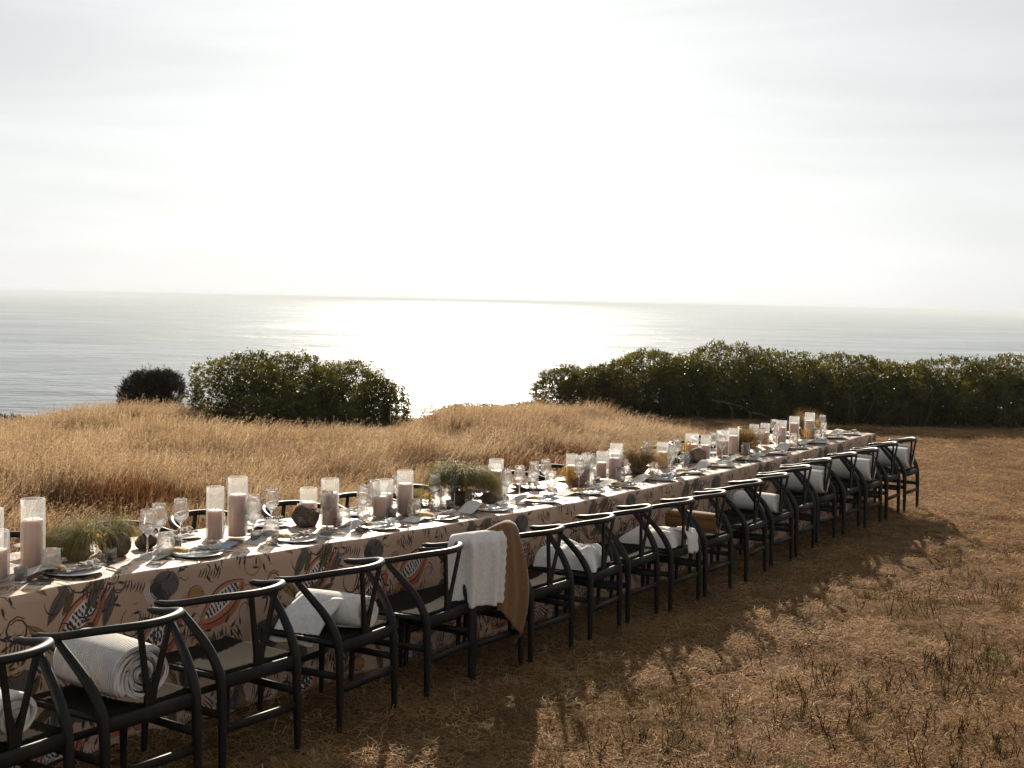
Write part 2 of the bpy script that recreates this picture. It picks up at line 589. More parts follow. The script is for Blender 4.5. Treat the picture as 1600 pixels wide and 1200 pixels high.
gx = nonuni(-420, 420, -8, 12, 0.07, 1.10)
gy = nonuni(-60, 75, 4.5, 20, 0.07, 1.05)
GX, GY = np.meshgrid(gx, gy)
GZ = ground_z(GX, GY)
near = (GX > -9) & (GX < 12) & (GY > 3.5) & (GY < 24)
GZ = GZ + np.where(near, 0.003 * vnoise(GX * 4.4, GY * 4.4, 10), 0)
nx_, ny_ = len(gx), len(gy)
idx = np.arange(nx_ * ny_).reshape(ny_, nx_)
quads = np.stack([idx[:-1, :-1], idx[:-1, 1:], idx[1:, 1:], idx[1:, :-1]], -1).reshape(-1, 4)
g_me = mesh_fast('ground', np.stack([GX, GY, GZ], -1).reshape(-1, 3), quads, ground_material(), True)
tag(new_obj('ground', g_me), 'dry mown straw-covered ground falling towards the sea', None, None, 'structure')


def sea_material():
    m, nt, out = mat_new('sea_water')
    p = N(nt, 'ShaderNodeBsdfPrincipled')
    p.inputs['Base Color'].default_value = (0.035, 0.055, 0.060, 1)
    p.inputs['Roughness'].default_value = 0.14
    p.inputs['IOR'].default_value = 1.33
    tc = N(nt, 'ShaderNodeTexCoord')
    hs = None
    for sc, st, wgt in ((0.014, (0.9, 1.4, 1), 1.6), (0.045, (0.9, 1.4, 1), 0.9), (0.16, (1, 1.3, 1), 0.36)):
        mp = N(nt, 'ShaderNodeMapping'); mp.inputs['Scale'].default_value = st
        nz = N(nt, 'ShaderNodeTexNoise'); nz.inputs['Scale'].default_value = sc; nz.inputs['Detail'].default_value = 3
        nt.links.new(tc.outputs['Object'], mp.inputs['Vector']); nt.links.new(mp.outputs['Vector'], nz.inputs['Vector'])
        ml = N(nt, 'ShaderNodeMath'); ml.operation = 'MULTIPLY'; ml.inputs[1].default_value = wgt
        nt.links.new(nz.outputs['Fac'], ml.inputs[0])
        if hs is None:
            hs = ml.outputs[0]
        else:
            ad = N(nt, 'ShaderNodeMath'); ad.operation = 'ADD'
            nt.links.new(hs, ad.inputs[0]); nt.links.new(ml.outputs[0], ad.inputs[1]); hs = ad.outputs[0]
    mp = N(nt, 'ShaderNodeMapping'); mp.inputs['Scale'].default_value = (0.6, 1.0, 1)
    gn = N(nt, 'ShaderNodeTexNoise'); gn.inputs['Scale'].default_value = 0.0085; gn.inputs['Detail'].default_value = 5
    gn.inputs['Roughness'].default_value = 0.65
    nt.links.new(tc.outputs['Object'], mp.inputs['Vector']); nt.links.new(mp.outputs['Vector'], gn.inputs['Vector'])
    gr = N(nt, 'ShaderNodeMapRange'); gr.inputs['From Min'].default_value = 0.35; gr.inputs['From Max'].default_value = 0.65
    gr.inputs['To Min'].default_value = 0.12; gr.inputs['To Max'].default_value = 0.24
    nt.links.new(gn.outputs['Fac'], gr.inputs['Value']); nt.links.new(gr.outputs['Result'], p.inputs['Roughness'])
    gm = N(nt, 'ShaderNodeMapRange'); gm.inputs['From Min'].default_value = 0.35; gm.inputs['From Max'].default_value = 0.65
    gm.inputs['To Min'].default_value = 0.7; gm.inputs['To Max'].default_value = 1.3
    nt.links.new(gn.outputs['Fac'], gm.inputs['Value'])
    hm_ = N(nt, 'ShaderNodeMath'); hm_.operation = 'MULTIPLY'
    nt.links.new(hs, hm_.inputs[0]); nt.links.new(gm.outputs['Result'], hm_.inputs[1])
    nt.links.new(bump(nt, hm_.outputs[0], 1.0, 2.0), p.inputs['Normal'])
    nt.links.new(p.outputs['BSDF'], out.inputs['Surface'])
    return m


SEA_Z = -32.0
sx = nonuni(-120000, 120000, -400, 400, 40, 1.3)
sy = nonuni(40, 180000, 60, 900, 40, 1.3)
SX, SY = np.meshgrid(sx, sy)
idx = np.arange(len(sx) * len(sy)).reshape(len(sy), len(sx))
quads = np.stack([idx[:-1, :-1], idx[:-1, 1:], idx[1:, 1:], idx[1:, :-1]], -1).reshape(-1, 4)
s_me = mesh_fast('sea', np.stack([SX, SY, np.full_like(SX, SEA_Z)], -1).reshape(-1, 3), quads, sea_material(), True)
tag(new_obj('sea', s_me), 'grey ocean glittering under the low sun', None, None, 'structure')


# ------------------------------------------------------------------ scatter (stuff): instances on points
tmpl_cols = {}


def template_collection(name, meshes):
    col = bpy.data.collections.new(name)
    for k, me in enumerate(meshes):
        o = bpy.data.objects.new('%s_piece_%02d' % (name, k), me)
        col.objects.link(o)
    return col


def scatter(name, label, meshes, pts, rot, scl, idx):
    """one object of kind stuff: instances of the template meshes on the given points"""
    me = bpy.data.meshes.new(name)
    n = len(pts)
    me.vertices.add(n); me.vertices.foreach_set('co', np.asarray(pts, np.float32).ravel())
    a = me.attributes.new('rot', 'FLOAT_VECTOR', 'POINT'); a.data.foreach_set('vector', np.asarray(rot, np.float32).ravel())
    a = me.attributes.new('scl', 'FLOAT_VECTOR', 'POINT'); a.data.foreach_set('vector', np.asarray(scl, np.float32).ravel())
    a = me.attributes.new('pick', 'INT', 'POINT'); a.data.foreach_set('value', np.asarray(idx, np.int32))
    ob = new_obj(name, me)
    tag(ob, label, None, None, 'stuff')
    col = template_collection(name + '_pieces', meshes)
    ng = bpy.data.node_groups.new(name + '_scatter', 'GeometryNodeTree')
    ng.interface.new_socket('Geometry', in_out='INPUT', socket_type='NodeSocketGeometry')
    ng.interface.new_socket('Geometry', in_out='OUTPUT', socket_type='NodeSocketGeometry')
    gi = ng.nodes.new('NodeGroupInput'); go = ng.nodes.new('NodeGroupOutput')
    ci = ng.nodes.new('GeometryNodeCollectionInfo')
    ci.inputs['Collection'].default_value = col
    ci.inputs['Separate Children'].default_value = True
    ci.inputs['Reset Children'].default_value = True
    ip = ng.nodes.new('GeometryNodeInstanceOnPoints')
    ip.inputs['Pick Instance'].default_value = True
    na = []
    for nm, dt in (('rot', 'FLOAT_VECTOR'), ('scl', 'FLOAT_VECTOR'), ('pick', 'INT')):
        q = ng.nodes.new('GeometryNodeInputNamedAttribute'); q.data_type = dt
        q.inputs['Name'].default_value = nm
        na.append([s for s in q.outputs if s.enabled and s.name == 'Attribute'][0])
    ng.links.new(gi.outputs[0], ip.inputs['Points'])
    ng.links.new(ci.outputs[0], ip.inputs['Instance'])
    ng.links.new(na[0], ip.inputs['Rotation'])
    ng.links.new(na[1], ip.inputs['Scale'])
    ng.links.new(na[2], ip.inputs['Instance Index'])
    ng.links.new(ip.outputs[0], go.inputs[0])
    md = ob.modifiers.new('scatter', 'NODES')
    md.node_group = ng
    return ob


def blades(n, rad, hmin, hmax, width, lean, seed, curve=0.5, wind=(0.0, 0.0), segs=3, head=0.0, flat=False):
    """n thin grass blades; returns verts and quads"""
    r = np.random.default_rng(seed)
    V, Fq = [], []
    for b in range(n):
        a, d = r.uniform(0, 6.283), rad * math.sqrt(r.uniform(0, 1))
        x0, y0 = d * math.cos(a), d * math.sin(a)
        h = r.uniform(hmin, hmax)
        la = r.uniform(0, 6.283); lm = r.uniform(0, lean)
        lx, ly = lm * math.cos(la) + wind[0] * r.uniform(0.5, 1.3), lm * math.sin(la) + wind[1] * r.uniform(0.5, 1.3)
        fa = r.uniform(0, 3.1416)
        wx, wy = math.cos(fa), math.sin(fa)
        base = len(V)
        for k in range(segs + 1):
            t = k / segs
            w = width * (1 - 0.75 * t) * 0.5
            if head and t > 0.6:
                w = head * 0.5 * (1.0 if k < segs else 0.25)
            bend = t ** (1 + curve)
            z = h * t * (1 - 0.25 * (lx * lx + ly * ly) * t)
            px, py = x0 + lx * h * bend, y0 + ly * h * bend
            V.append((px - wx * w, py - wy * w, z)); V.append((px + wx * w, py + wy * w, z))
        for k in range(segs):
            q = base + 2 * k
            Fq.append((q, q + 1, q + 3, q + 2))
    return np.array(V), np.array(Fq)


M['field_grass'] = leafy('golden_dry_grass', (0.33, 0.228, 0.125), (0.68, 0.53, 0.345), 2.5, 0.48, 0.6, 0.10,
                         rand=((0.62, 0.52, 0.45), (1.2, 1.2, 1.2)))
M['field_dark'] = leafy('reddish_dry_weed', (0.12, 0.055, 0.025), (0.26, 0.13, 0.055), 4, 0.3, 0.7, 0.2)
M['straw'] = leafy('straw_litter', (0.21, 0.120, 0.054), (0.68, 0.455, 0.245), 3.5, 0.45, 0.7, 0.06,
                   rand=((0.6, 0.55, 0.5), (1.1, 1.08, 1.05)))
M['stalk'] = leafy('dark_dry_stalk', (0.030, 0.018, 0.010), (0.095, 0.058, 0.030), 9, 0.10, 0.9, 0.05)
M['shortgrass'] = leafy('short_olive_grass', (0.07, 0.052, 0.017), (0.19, 0.125, 0.045), 5, 0.3, 0.7, 0.06)
M['greengrass'] = leafy('short_green_grass', (0.06, 0.075, 0.018), (0.14, 0.135, 0.045), 5, 0.35, 0.7, 0.06)


def in_field(x, y):
    s, o = SO(x, y)
    far = (o < -1.60) & (y > 5.0) & (y < 27.0)
    right = np.where(y < 18, x < 0.15 * y + 0.55, x < 3.25 - (y - 18) * 0.42)
    return far & right


# tall golden grass behind the table
def plume_clump(seed, stems=80, rad=0.24):
    """stems with loose feathery seed heads over a skirt of blades"""
    r = np.random.default_rng(seed)
    V, Fq = blades(70, rad, 0.22, 0.50, 0.005, 0.55, seed + 500, 0.6, (0.10, 0.0), 3)
    V, Fq = list(map(tuple, V)), list(map(tuple, Fq))
    for b in range(stems):
        a, d = r.uniform(0, 6.283), rad * math.sqrt(r.uniform())
        p0 = np.array([d * math.cos(a), d * math.sin(a), 0.0])
        h = r.uniform(0.45, 0.95)
        ln = np.array([r.normal(0.16, 0.14), r.normal(0.0, 0.14), 0.0])
        fa = r.uniform(0, 3.14); w = np.array([math.cos(fa), math.sin(fa), 0]) * 0.0013
        at = lambda t: p0 + ln * h * t ** 1.8 + np.array([0, 0, h * t * (1 - 0.12 * t)])
        b0 = len(V)
        for t in (0, 0.5, 1.0):
            q = at(t); V.append(tuple(q - w)); V.append(tuple(q + w))
        Fq += [(b0, b0 + 1, b0 + 3, b0 + 2), (b0 + 2, b0 + 3, b0 + 5, b0 + 4)]
        for k in range(9):
            t = r.uniform(0.74, 1.02)
            q = at(t) + r.normal(0, 0.009, 3)
            dv = np.array([r.normal(0.35, 0.5), r.normal(0, 0.5), r.uniform(-0.2, 1.0)]); dv /= np.linalg.norm(dv)
            sd = np.cross(dv, r.normal(0, 1, 3)); sd /= np.linalg.norm(sd)
            L = r.uniform(0.012, 0.026); wd = r.uniform(0.002, 0.0042)
            c = len(V)
            V += [tuple(q), tuple(q + dv * L * .5 + sd * wd), tuple(q + dv * L), tuple(q + dv * L * .5 - sd * wd)]
            Fq.append((c, c + 1, c + 2, c + 3))
    return np.array(V), np.array(Fq)


fm = []
for k in range(6):
    V, Fq = plume_clump(100 + k)
    fm.append(mesh_fast('tall_grass_tuft', V, Fq, M['field_grass']))
for k in range(2):
    V, Fq = blades(150, 0.24, 0.25, 0.62, 0.006, 0.65, 120 + k, 0.5, (0.08, 0), 3, head=0.012)
    fm.append(mesh_fast('dark_weed_tuft', V, Fq, M['field_dark']))
xs = RNG.uniform(-20, 5.5, 20500); ys = RNG.uniform(5.5, 24.5, 20500)
ok = in_field(xs + 0.25 * vnoise(ys * 0.5, xs * 0.5, 21), ys) & (np.abs(xs) < ys * 0.75 + 3.0)
xs, ys = xs[ok], ys[ok]
zs = ground_z(xs, ys)
pn = vnoise(xs * 0.16, ys * 0.22, 22) + 0.5 * vnoise(xs * 0.5, ys * 0.6, 23)
pick = RNG.integers(0, 6, len(xs))
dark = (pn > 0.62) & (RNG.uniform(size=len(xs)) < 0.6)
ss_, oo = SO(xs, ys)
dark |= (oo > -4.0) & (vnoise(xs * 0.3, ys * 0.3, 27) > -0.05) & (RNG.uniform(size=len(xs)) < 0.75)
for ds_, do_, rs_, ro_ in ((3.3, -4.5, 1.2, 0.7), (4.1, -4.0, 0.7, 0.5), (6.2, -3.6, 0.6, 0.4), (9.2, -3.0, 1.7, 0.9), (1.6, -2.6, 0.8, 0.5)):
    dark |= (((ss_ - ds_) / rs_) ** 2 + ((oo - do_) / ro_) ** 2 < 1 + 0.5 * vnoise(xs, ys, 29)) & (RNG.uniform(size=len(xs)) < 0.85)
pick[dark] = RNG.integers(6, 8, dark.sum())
hs = 0.64 + 0.10 * vnoise(xs * 0.22, ys * 0.22, 24) + 0.12 * vnoise(xs * 0.8, ys * 0.8, 25) + RNG.uniform(-0.12, 0.12, len(xs))
# the grass stands lower near the trodden strip behind the table
_, oo = SO(xs, ys)
hs = hs * np.clip(0.62 + (-oo - 1.60) * 0.14, 0.62, 1.0)
hs = np.where((np.abs(xs + 3.0) < 2.0 + 0.5 * vnoise(xs, ys, 28)) & (ys > 17.0), hs * np.clip(0.42 + (19.6 - ys) * 0.12, 0.42, 1), hs)
hs = hs * (1 - 0.26 * np.clip((xs - 0.2) / 1.0, 0, 1) * np.clip((ys - 13.5) / 2.5, 0, 1))
sc3 = np.stack([np.full_like(hs, 1.0), np.full_like(hs, 1.0), hs], -1)
rot = np.stack([RNG.uniform(-0.08, 0.08, len(xs)), RNG.uniform(-0.05, 0.12, len(xs)), RNG.uniform(-0.6, 0.6, len(xs))], -1)
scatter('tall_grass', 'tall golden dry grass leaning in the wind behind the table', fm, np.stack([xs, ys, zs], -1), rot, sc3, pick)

# straw litter on the mown ground
def litter(n, rad, seed, lmin, lmax, w, tilt):
    r = np.random.default_rng(seed)
    V, Fq = [], []
    for b in range(n):
        a, d = r.uniform(0, 6.283), rad * math.sqrt(r.uniform(0, 1))
        p = Vector((d * math.cos(a), d * math.sin(a), r.uniform(0.002, 0.016)))
        yaw, pit = r.uniform(0, 6.283), r.normal(0, tilt)
        L = r.uniform(lmin, lmax)
        t = Vector((math.cos(yaw) * math.cos(pit), math.sin(yaw) * math.cos(pit), abs(math.sin(pit))))
        sd = Vector((-math.sin(yaw), math.cos(yaw), r.uniform(-0.5, 0.5))).normalized() * (w * r.uniform(0.6, 1.3) * 0.5)
        c = Vector((r.uniform(-.2, .2), r.uniform(-.2, .2), 0)) * L
        base = len(V)
        for q, off in ((0, 0.0), (0.5, 1.0), (1, 0.0)):
            pt = p + t * (L * q) + c * off
            V.append(tuple(pt - sd)); V.append(tuple(pt + sd))
        Fq += [(base, base + 1, base + 3, base + 2), (base + 2, base + 3, base + 5, base + 4)]
    return np.array(V), np.array(Fq)


lm_ = []
for k in range(5):
    V, Fq = litter(230, 0.30, 200 + k, 0.02, 0.075, 0.0035, 0.22)
    lm_.append(mesh_fast('straw_patch', V, Fq, M['straw']))
for k in range(3):
    V, Fq = blades(130, 0.26, 0.015, 0.05, 0.003, 0.9, 220 + k, 0.4, (0.1, 0), 2)
    lm_.append(mesh_fast('short_grass_patch', V, Fq, M['shortgrass']))


def in_mown(x, y):
    return ~in_field(x, y) & (np.abs(x) < y * 0.5 + 1.2)


xs = RNG.uniform(-5, 13, 9000); ys = 4.6 + 21 * RNG.uniform(0, 1, 9000) ** 1.35
ok = in_mown(xs, ys)
s_, o_ = SO(xs, ys)
ok &= ~((o_ < -0.05) & (o_ > -0.75) & (s_ > S0) & (s_ < S1))
xs, ys = xs[ok], ys[ok]
pick = RNG.integers(0, 5, len(xs))
pg = vnoise(xs * 0.45, ys * 0.45, 31)
gr = (pg + RNG.uniform(-0.6, 0.6, len(xs))) > 0.55
pick[gr] = RNG.integers(5, 8, gr.sum())
scv = RNG.uniform(0.75, 1.2, len(xs))
scatter('straw_litter', 'dry straw litter and cut grass strewn over the ground', lm_,
        np.stack([xs, ys, ground_z(xs, ys)], -1),
        np.stack([np.zeros(len(xs)), np.zeros(len(xs)), RNG.uniform(0, 6.28, len(xs))], -1),
        np.stack([scv, scv, RNG.uniform(0.7, 1.3, len(xs))], -1), pick)


# sparse dark stalks and small tufts in the sunlit foreground
def stalk_mesh(seed):
    r = np.random.default_rng(seed)
    mb = MB()
    for b in range(r.integers(2, 5)):
        a = r.uniform(0, 6.283); h = r.uniform(0.05, 0.13); l = r.uniform(0.1, 0.6)
        p0 = Vector((r.normal(0, 0.015), r.normal(0, 0.015), -0.005))
        d = Vector((math.cos(a) * l, math.sin(a) * l, 1)).normalized()
        p1 = p0 + d * h * 0.5 + Vector((r.normal(0, .006), r.normal(0, .006), 0))
        p2 = p0 + d * h
        mb.sweep([p0, p1, p2], [0.0022, 0.0018, 0.0010], 3, up=(1, 0.3, 0), cap=False)
        for q in range(r.integers(1, 4)):
            t = r.uniform(0.3, 0.95); aa = r.uniform(0, 6.283)
            b0 = p0 + d * h * t
            b1 = b0 + Vector((math.cos(aa) * 0.6, math.sin(aa) * 0.6, 0.8)).normalized() * r.uniform(0.012, 0.04)
            mb.sweep([b0, b1], [0.0015, 0.0009], 3, up=(1, 0.3, 0), cap=False)
    return mb.mesh('dry_stalk', M['stalk'], False)


st_m = [stalk_mesh(300 + k) for k in range(8)]
for k in range(3):
    V, Fq = blades(70, 0.07, 0.03, 0.10, 0.003, 0.8, 320 + k, 0.4, (0.1, 0), 3)
    st_m.append(mesh_fast('small_tuft', V, Fq, M['shortgrass' if k else 'greengrass']))
xs = RNG.uniform(-1.5, 8, 5200); ys = RNG.uniform(4.8, 12.5, 5200)
s_, o_ = SO(xs, ys)
dn = vnoise(xs * 0.55, ys * 0.55, 41) + 0.6 * vnoise(xs * 1.7, ys * 1.7, 42)
prob = np.clip((o_ - 1.35) / 1.2, 0, 1) * np.clip((13 - ys) / 5, 0.0, 1) * np.clip(0.55 + 0.6 * dn, 0.05, 1)
ok = (RNG.uniform(size=len(xs)) < prob) & in_mown(xs, ys)
xs, ys = xs[ok], ys[ok]
pick = np.where(RNG.uniform(size=len(xs)) < 0.10, np.where(RNG.uniform(size=len(xs)) < 0.2, 8, RNG.integers(9, 11, len(xs))), RNG.integers(0, 8, len(xs)))
sc1 = RNG.uniform(0.7, 1.35, len(xs))
scatter('dry_stalks', 'thin dark dried weed stalks and tufts in the sunlit foreground', st_m,
        np.stack([xs, ys, ground_z(xs, ys)], -1),
        np.stack([RNG.uniform(-.15, .15, len(xs)), RNG.uniform(-.15, .15, len(xs)), RNG.uniform(0, 6.28, len(xs))], -1),
        np.stack([sc1, sc1, sc1], -1), pick)

# ------------------------------------------------------------------ shrubs
M['leaf'] = leafy('dark_waxy_leaf', (0.032, 0.036, 0.010), (0.135, 0.125, 0.036), 2.2, 0.42, 0.45, 0.32, tint=(1.25, 1.15, 0.45))
M['leaf_dry'] = leafy('dull_brown_green_leaf', (0.030, 0.026, 0.012), (0.075, 0.060, 0.028), 3.0, 0.25, 0.6, 0.3)
M['leaf_dark'] = leafy('dark_cypress_spray', (0.018, 0.018, 0.010), (0.045, 0.040, 0.020), 4.0, 0.15, 0.6, 0.3)
M['twig'] = simple('grey_dead_twig', (0.09, 0.07, 0.05), (0.17, 0.14, 0.11), 20, rough=0.9)
M['bark'] = simple('grey_brown_bark', (0.05, 0.038, 0.028), (0.13, 0.10, 0.075), 18, rough=0.9, bump_s=0.6, bump_d=0.006)


def leaf_clusters(centers, dirs, r, n_leaf, L, Wd, spread):
    """rosettes of small folded leaves at the given centres, pointing along dirs"""
    m = len(centers)
    k = m * n_leaf
    c = np.repeat(centers, n_leaf, 0)
    d = np.repeat(dirs, n_leaf, 0) + r.normal(0, spread, (k, 3))
    d /= np.linalg.norm(d, axis=1)[:, None]
    rn = r.normal(0, 1, (k, 3))
    sd = np.cross(d, rn); sd /= np.linalg.norm(sd, axis=1)[:, None]
    ln = L * r.uniform(0.6, 1.25, (k, 1)); wd = Wd * r.uniform(0.7, 1.2, (k, 1))
    c = c + r.normal(0, L * 0.35, (k, 3))
    p0 = c; p2 = c + d * ln
    mid = c + d * ln * 0.55
    a = mid + sd * wd * 0.5; b = mid - sd * wd * 0.5
    V = np.stack([p0, a, p2, b], 1).reshape(-1, 3)
    Fq = np.arange(k * 4).reshape(-1, 4)
    return V, Fq


def shrub(name, label, cat, lobes, n_cl, seed, mat, L=0.045, Wd=0.019, group=None, spread=0.75, n_leaf=9, stems=6, shell=0.55):
    """lobes: (x, y, rx, ry, rz, zc) ellipsoids in world metres, zc above the ground there"""
    r = np.random.default_rng(seed)
    x0, y0 = np.mean([l[0] for l in lobes]), np.mean([l[1] for l in lobes])
    z0 = float(ground_z(x0, y0))
    root = empty(name, (x0, y0, z0))
    tag(root, label, cat, group)
    vol = np.array([l[2] * l[3] + l[2] * l[4] + l[3] * l[4] for l in lobes]); vol = vol / vol.sum()
    Cs, Ds = [], []
    for l, w in zip(lobes, vol):
        n = int(n_cl * 1.9 * w)
        d = r.normal(0, 1, (n, 3)); d /= np.linalg.norm(d, axis=1)[:, None]
        low = d[:, 2] < 0
        # uneven outline: radial noise in a few scales
        bumpy = 1 + 0.09 * vnoise(d[:, 0] * 1.1 + seed, d[:, 1] * 1.1 + d[:, 2], seed) + 0.07 * vnoise(d[:, 0] * 2.6, d[:, 2] * 2.6 + d[:, 1], seed + 1)
        rad = np.where(r.uniform(size=n) < 0.62, r.uniform(0.90, 1.04, n), r.uniform(shell - 0.2, 0.95, n)) * bumpy
        sp = r.uniform(size=n) < 0.03
        rad[sp] *= r.uniform(1.02, 1.13, sp.sum())
        p = d * rad[:, None] * np.array([l[2], l[3], l[4]])
        hd = d[low, :2] / (np.linalg.norm(d[low, :2], axis=1)[:, None] + 1e-6)
        p[low, :2] = hd * (rad[low] * r.uniform(0.88, 1.0, low.sum()))[:, None] * np.array([l[2], l[3]])
        p[low, 2] = -l[5] * r.uniform(0, 1, low.sum())
        p[:, 0] += l[0] - x0; p[:, 1] += l[1] - y0
        p[:, 2] += l[5] + (ground_z(np.full(n, l[0]), np.full(n, l[1])) - z0)
        gz = ground_z(p[:, 0] + x0, p[:, 1] + y0) - z0
        keep = p[:, 2] > gz + 0.01
        dd = d * np.array([1, 1, 0.5]) + np.array([0.0, 0, 0.55])
        Cs.append(p[keep]); Ds.append((dd / np.linalg.norm(dd, axis=1)[:, None])[keep])
    Cs, Ds = np.concatenate(Cs), np.concatenate(Ds)
    V, Fq = leaf_clusters(Cs, Ds, r, n_leaf, L, Wd, spread)
    new_obj('foliage', mesh_fast('foliage', V, Fq, mat), root)
    for k in range(stems):
        l = lobes[k % len(lobes)]
        a = r.uniform(0, 6.283)
        q0 = Vector((l[0] - x0 + r.normal(0, l[2] * .12), l[1] - y0 + r.normal(0, l[3] * .12), float(ground_z(l[0], l[1])) - z0 - 0.08))
        q2 = Vector((l[0] - x0 + math.cos(a) * l[2] * .7, l[1] - y0 + math.sin(a) * l[3] * .7, l[5] + l[4] * r.uniform(.2, .75)))
        q1 = q0.lerp(q2, .45) + Vector((r.normal(0, .08), r.normal(0, .08), .12))
        pts = catmull([q0, q1, q2], 5)
        new_obj('branch', MB().sweep(pts, lerp_list([0.035, 0.024, 0.008], 5), 6, up=(0.3, 1, 0)).mesh('branch', M['bark']), root)
    return root


shrub('coastal_shrub', 'rounded dark green shrub standing alone left of the sun glitter', 'shrub',
      [(-4.30, 21.4, 0.82, 0.8, 0.70, 0.66), (-3.55, 21.3, 0.9, 0.9, 0.66, 0.64), (-2.7, 21.2, 0.85, 0.8, 0.62, 0.54), (-2.15, 21.3, 0.55, 0.6, 0.52, 0.42),
       (-3.3, 20.6, 1.2, 0.6, 0.40, 0.25)],
      7000, 11, M['leaf'])
shrub('cypress_bush', 'small windswept dark bush alone in the field at far left', 'shrub',
      [(-6.85, 25.0, 0.44, 0.45, 0.62, 0.72), (-6.5, 25.0, 0.34, 0.35, 0.36, 0.98)], 2600, 12, M['leaf_dark'], L=0.07, Wd=0.012, spread=0.5)
HG = 'shrubs of the long hedge behind the table end'
hedge = [
    ('leftmost dark shrub of the hedge, beside the glittering gap',
     [(0.95, 22.6, 0.62, 0.6, 0.62, 0.62), (1.45, 22.4, 0.65, 0.7, 0.60, 0.55)], 3200),
    ('second shrub of the hedge from the left, above the tall grass crest',
     [(2.2, 22.2, 0.85, 0.9, 0.72, 0.60), (2.8, 21.8, 0.75, 0.8, 0.62, 0.52)], 4200),
    ('tallest middle shrub of the hedge, right behind the far table end',
     [(3.5, 22.2, 1.0, 1.0, 0.78, 0.62), (4.3, 21.9, 0.95, 1.0, 0.72, 0.60), (3.9, 21.2, 1.0, 0.6, 0.55, 0.40)], 6000),
    ('fourth shrub of the hedge, with bare grey twigs in its front',
     [(5.4, 21.9, 1.0, 1.0, 0.68, 0.62), (6.1, 21.4, 0.95, 0.9, 0.64, 0.55), (5.6, 21.0, 1.0, 0.6, 0.5, 0.40)], 5600),
    ('fifth shrub of the hedge, broad and low towards the right edge',
     [(7.2, 21.6, 1.05, 1.0, 0.66, 0.62), (8.1, 21.5, 1.0, 0.9, 0.72, 0.62), (7.6, 20.8, 1.2, 0.6, 0.5, 0.38)], 5600),
    ('last shrub of the hedge, running out of the picture at right',
     [(9.2, 21.4, 1.1, 1.0, 0.66, 0.60), (10.3, 21.2, 1.1, 1.0, 0.62, 0.55), (11.4, 21.0, 1.1, 1.0, 0.60, 0.52), (12.5, 20.8, 1.1, 1.0, 0.62, 0.55)], 8500),
]
for k, (lab, lobes, n_cl) in enumerate(hedge):
    lobes = [(x * 1.17 + 0.05, y + 3.9, rx * 1.2, ry * 1.1, rz * 0.90, zc * 0.95) for x, y, rx, ry, rz, zc in lobes]
    hs_root = shrub('hedge_shrub', lab, 'shrub', lobes, n_cl, 30 + k, M['leaf'], group=HG)
    if 'twigs' in lab:                                 # dead grey twigs in front of the leaves
        rt = np.random.default_rng(9)
        for q in range(9):
            l = lobes[2]
            a0 = Vector((l[0] + rt.uniform(-.9, .9) * l[2], l[1] - l[3] * 0.9, 0)) - hs_root.location
            a0.z = 0.0
            a1 = a0 + Vector((rt.normal(0, .2), -.12, rt.uniform(.3, .6)))
            a2 = a1 + Vector((rt.normal(0, .3), -.05, rt.uniform(.15, .4)))
            new_obj('twig', MB().sweep(catmull([a0, a1, a2], 4), lerp_list([.007, .005, .002], 4), 5, up=(0, 1, 0)).mesh('twig', M['twig']), hs_root)
# low scrub on the falling land behind
for k, (px_, Y, w_, h_, lab) in enumerate([(-13.6, 36, 0.9, 0.42, 'low dull scrub clump at the far left field edge'),
                                        (-12.0, 33, 0.6, 0.40, 'small grey scrub clump left of the windswept bush'),
                                        (-1.0, 38, 1.1, 0.26, 'faint low scrub clump in the gap between the shrubs'),
                                        (0.8, 40, 1.0, 0.22, 'second faint scrub clump under the glittering gap'),
                                        (-16.3, 35, 0.8, 0.40, 'low scrub clump cut by the left picture edge')]):
    shrub('low_scrub', lab, 'shrub', [(px_, Y, w_, w_ * .8, h_, 0.18)], 700, 60 + k, M['leaf_dry'], L=0.06, Wd=0.02,
          group='low scrub on the slope to the sea', stems=3)

# bare twigs leaning out of the tall grass crest
tw = MB()
r = np.random.default_rng(77)
for (x, y, z, ln) in ((3.05, 17.6, 0.72, 0.65), (2.9, 17.9, 0.78, 0.45), (3.2, 17.5, 0.62, 0.5)):
    p0 = Vector((x, y, float(ground_z(x, y))))
    p1 = p0 + Vector((r.normal(.05, .05), 0, z))
    p2 = p1 + Vector((-ln * .55, 0, ln * .18))
    tw.sweep(catmull([p0, (p0 + p1) / 2 + Vector((.05, 0, 0)), p1, p2], 5), 0.006, 5, up=(0, 1, 0))
new_obj('bare_twig', tw.mesh('bare_twig', M['bark'])); C.objects['bare_twig']['label'] = 'bare dry twigs sticking up from the grass behind the table'
C.objects['bare_twig']['category'] = 'twig'
C.objects['bare_twig']['kind'] = 'stuff'


# ------------------------------------------------------------------ tablecloth print (drawn here, pixel by pixel)
TILE_U, TILE_V = 1.25, 1.05
PRINT_SCALE = 1.2                                  # the print on the cloth is this much larger than drawn


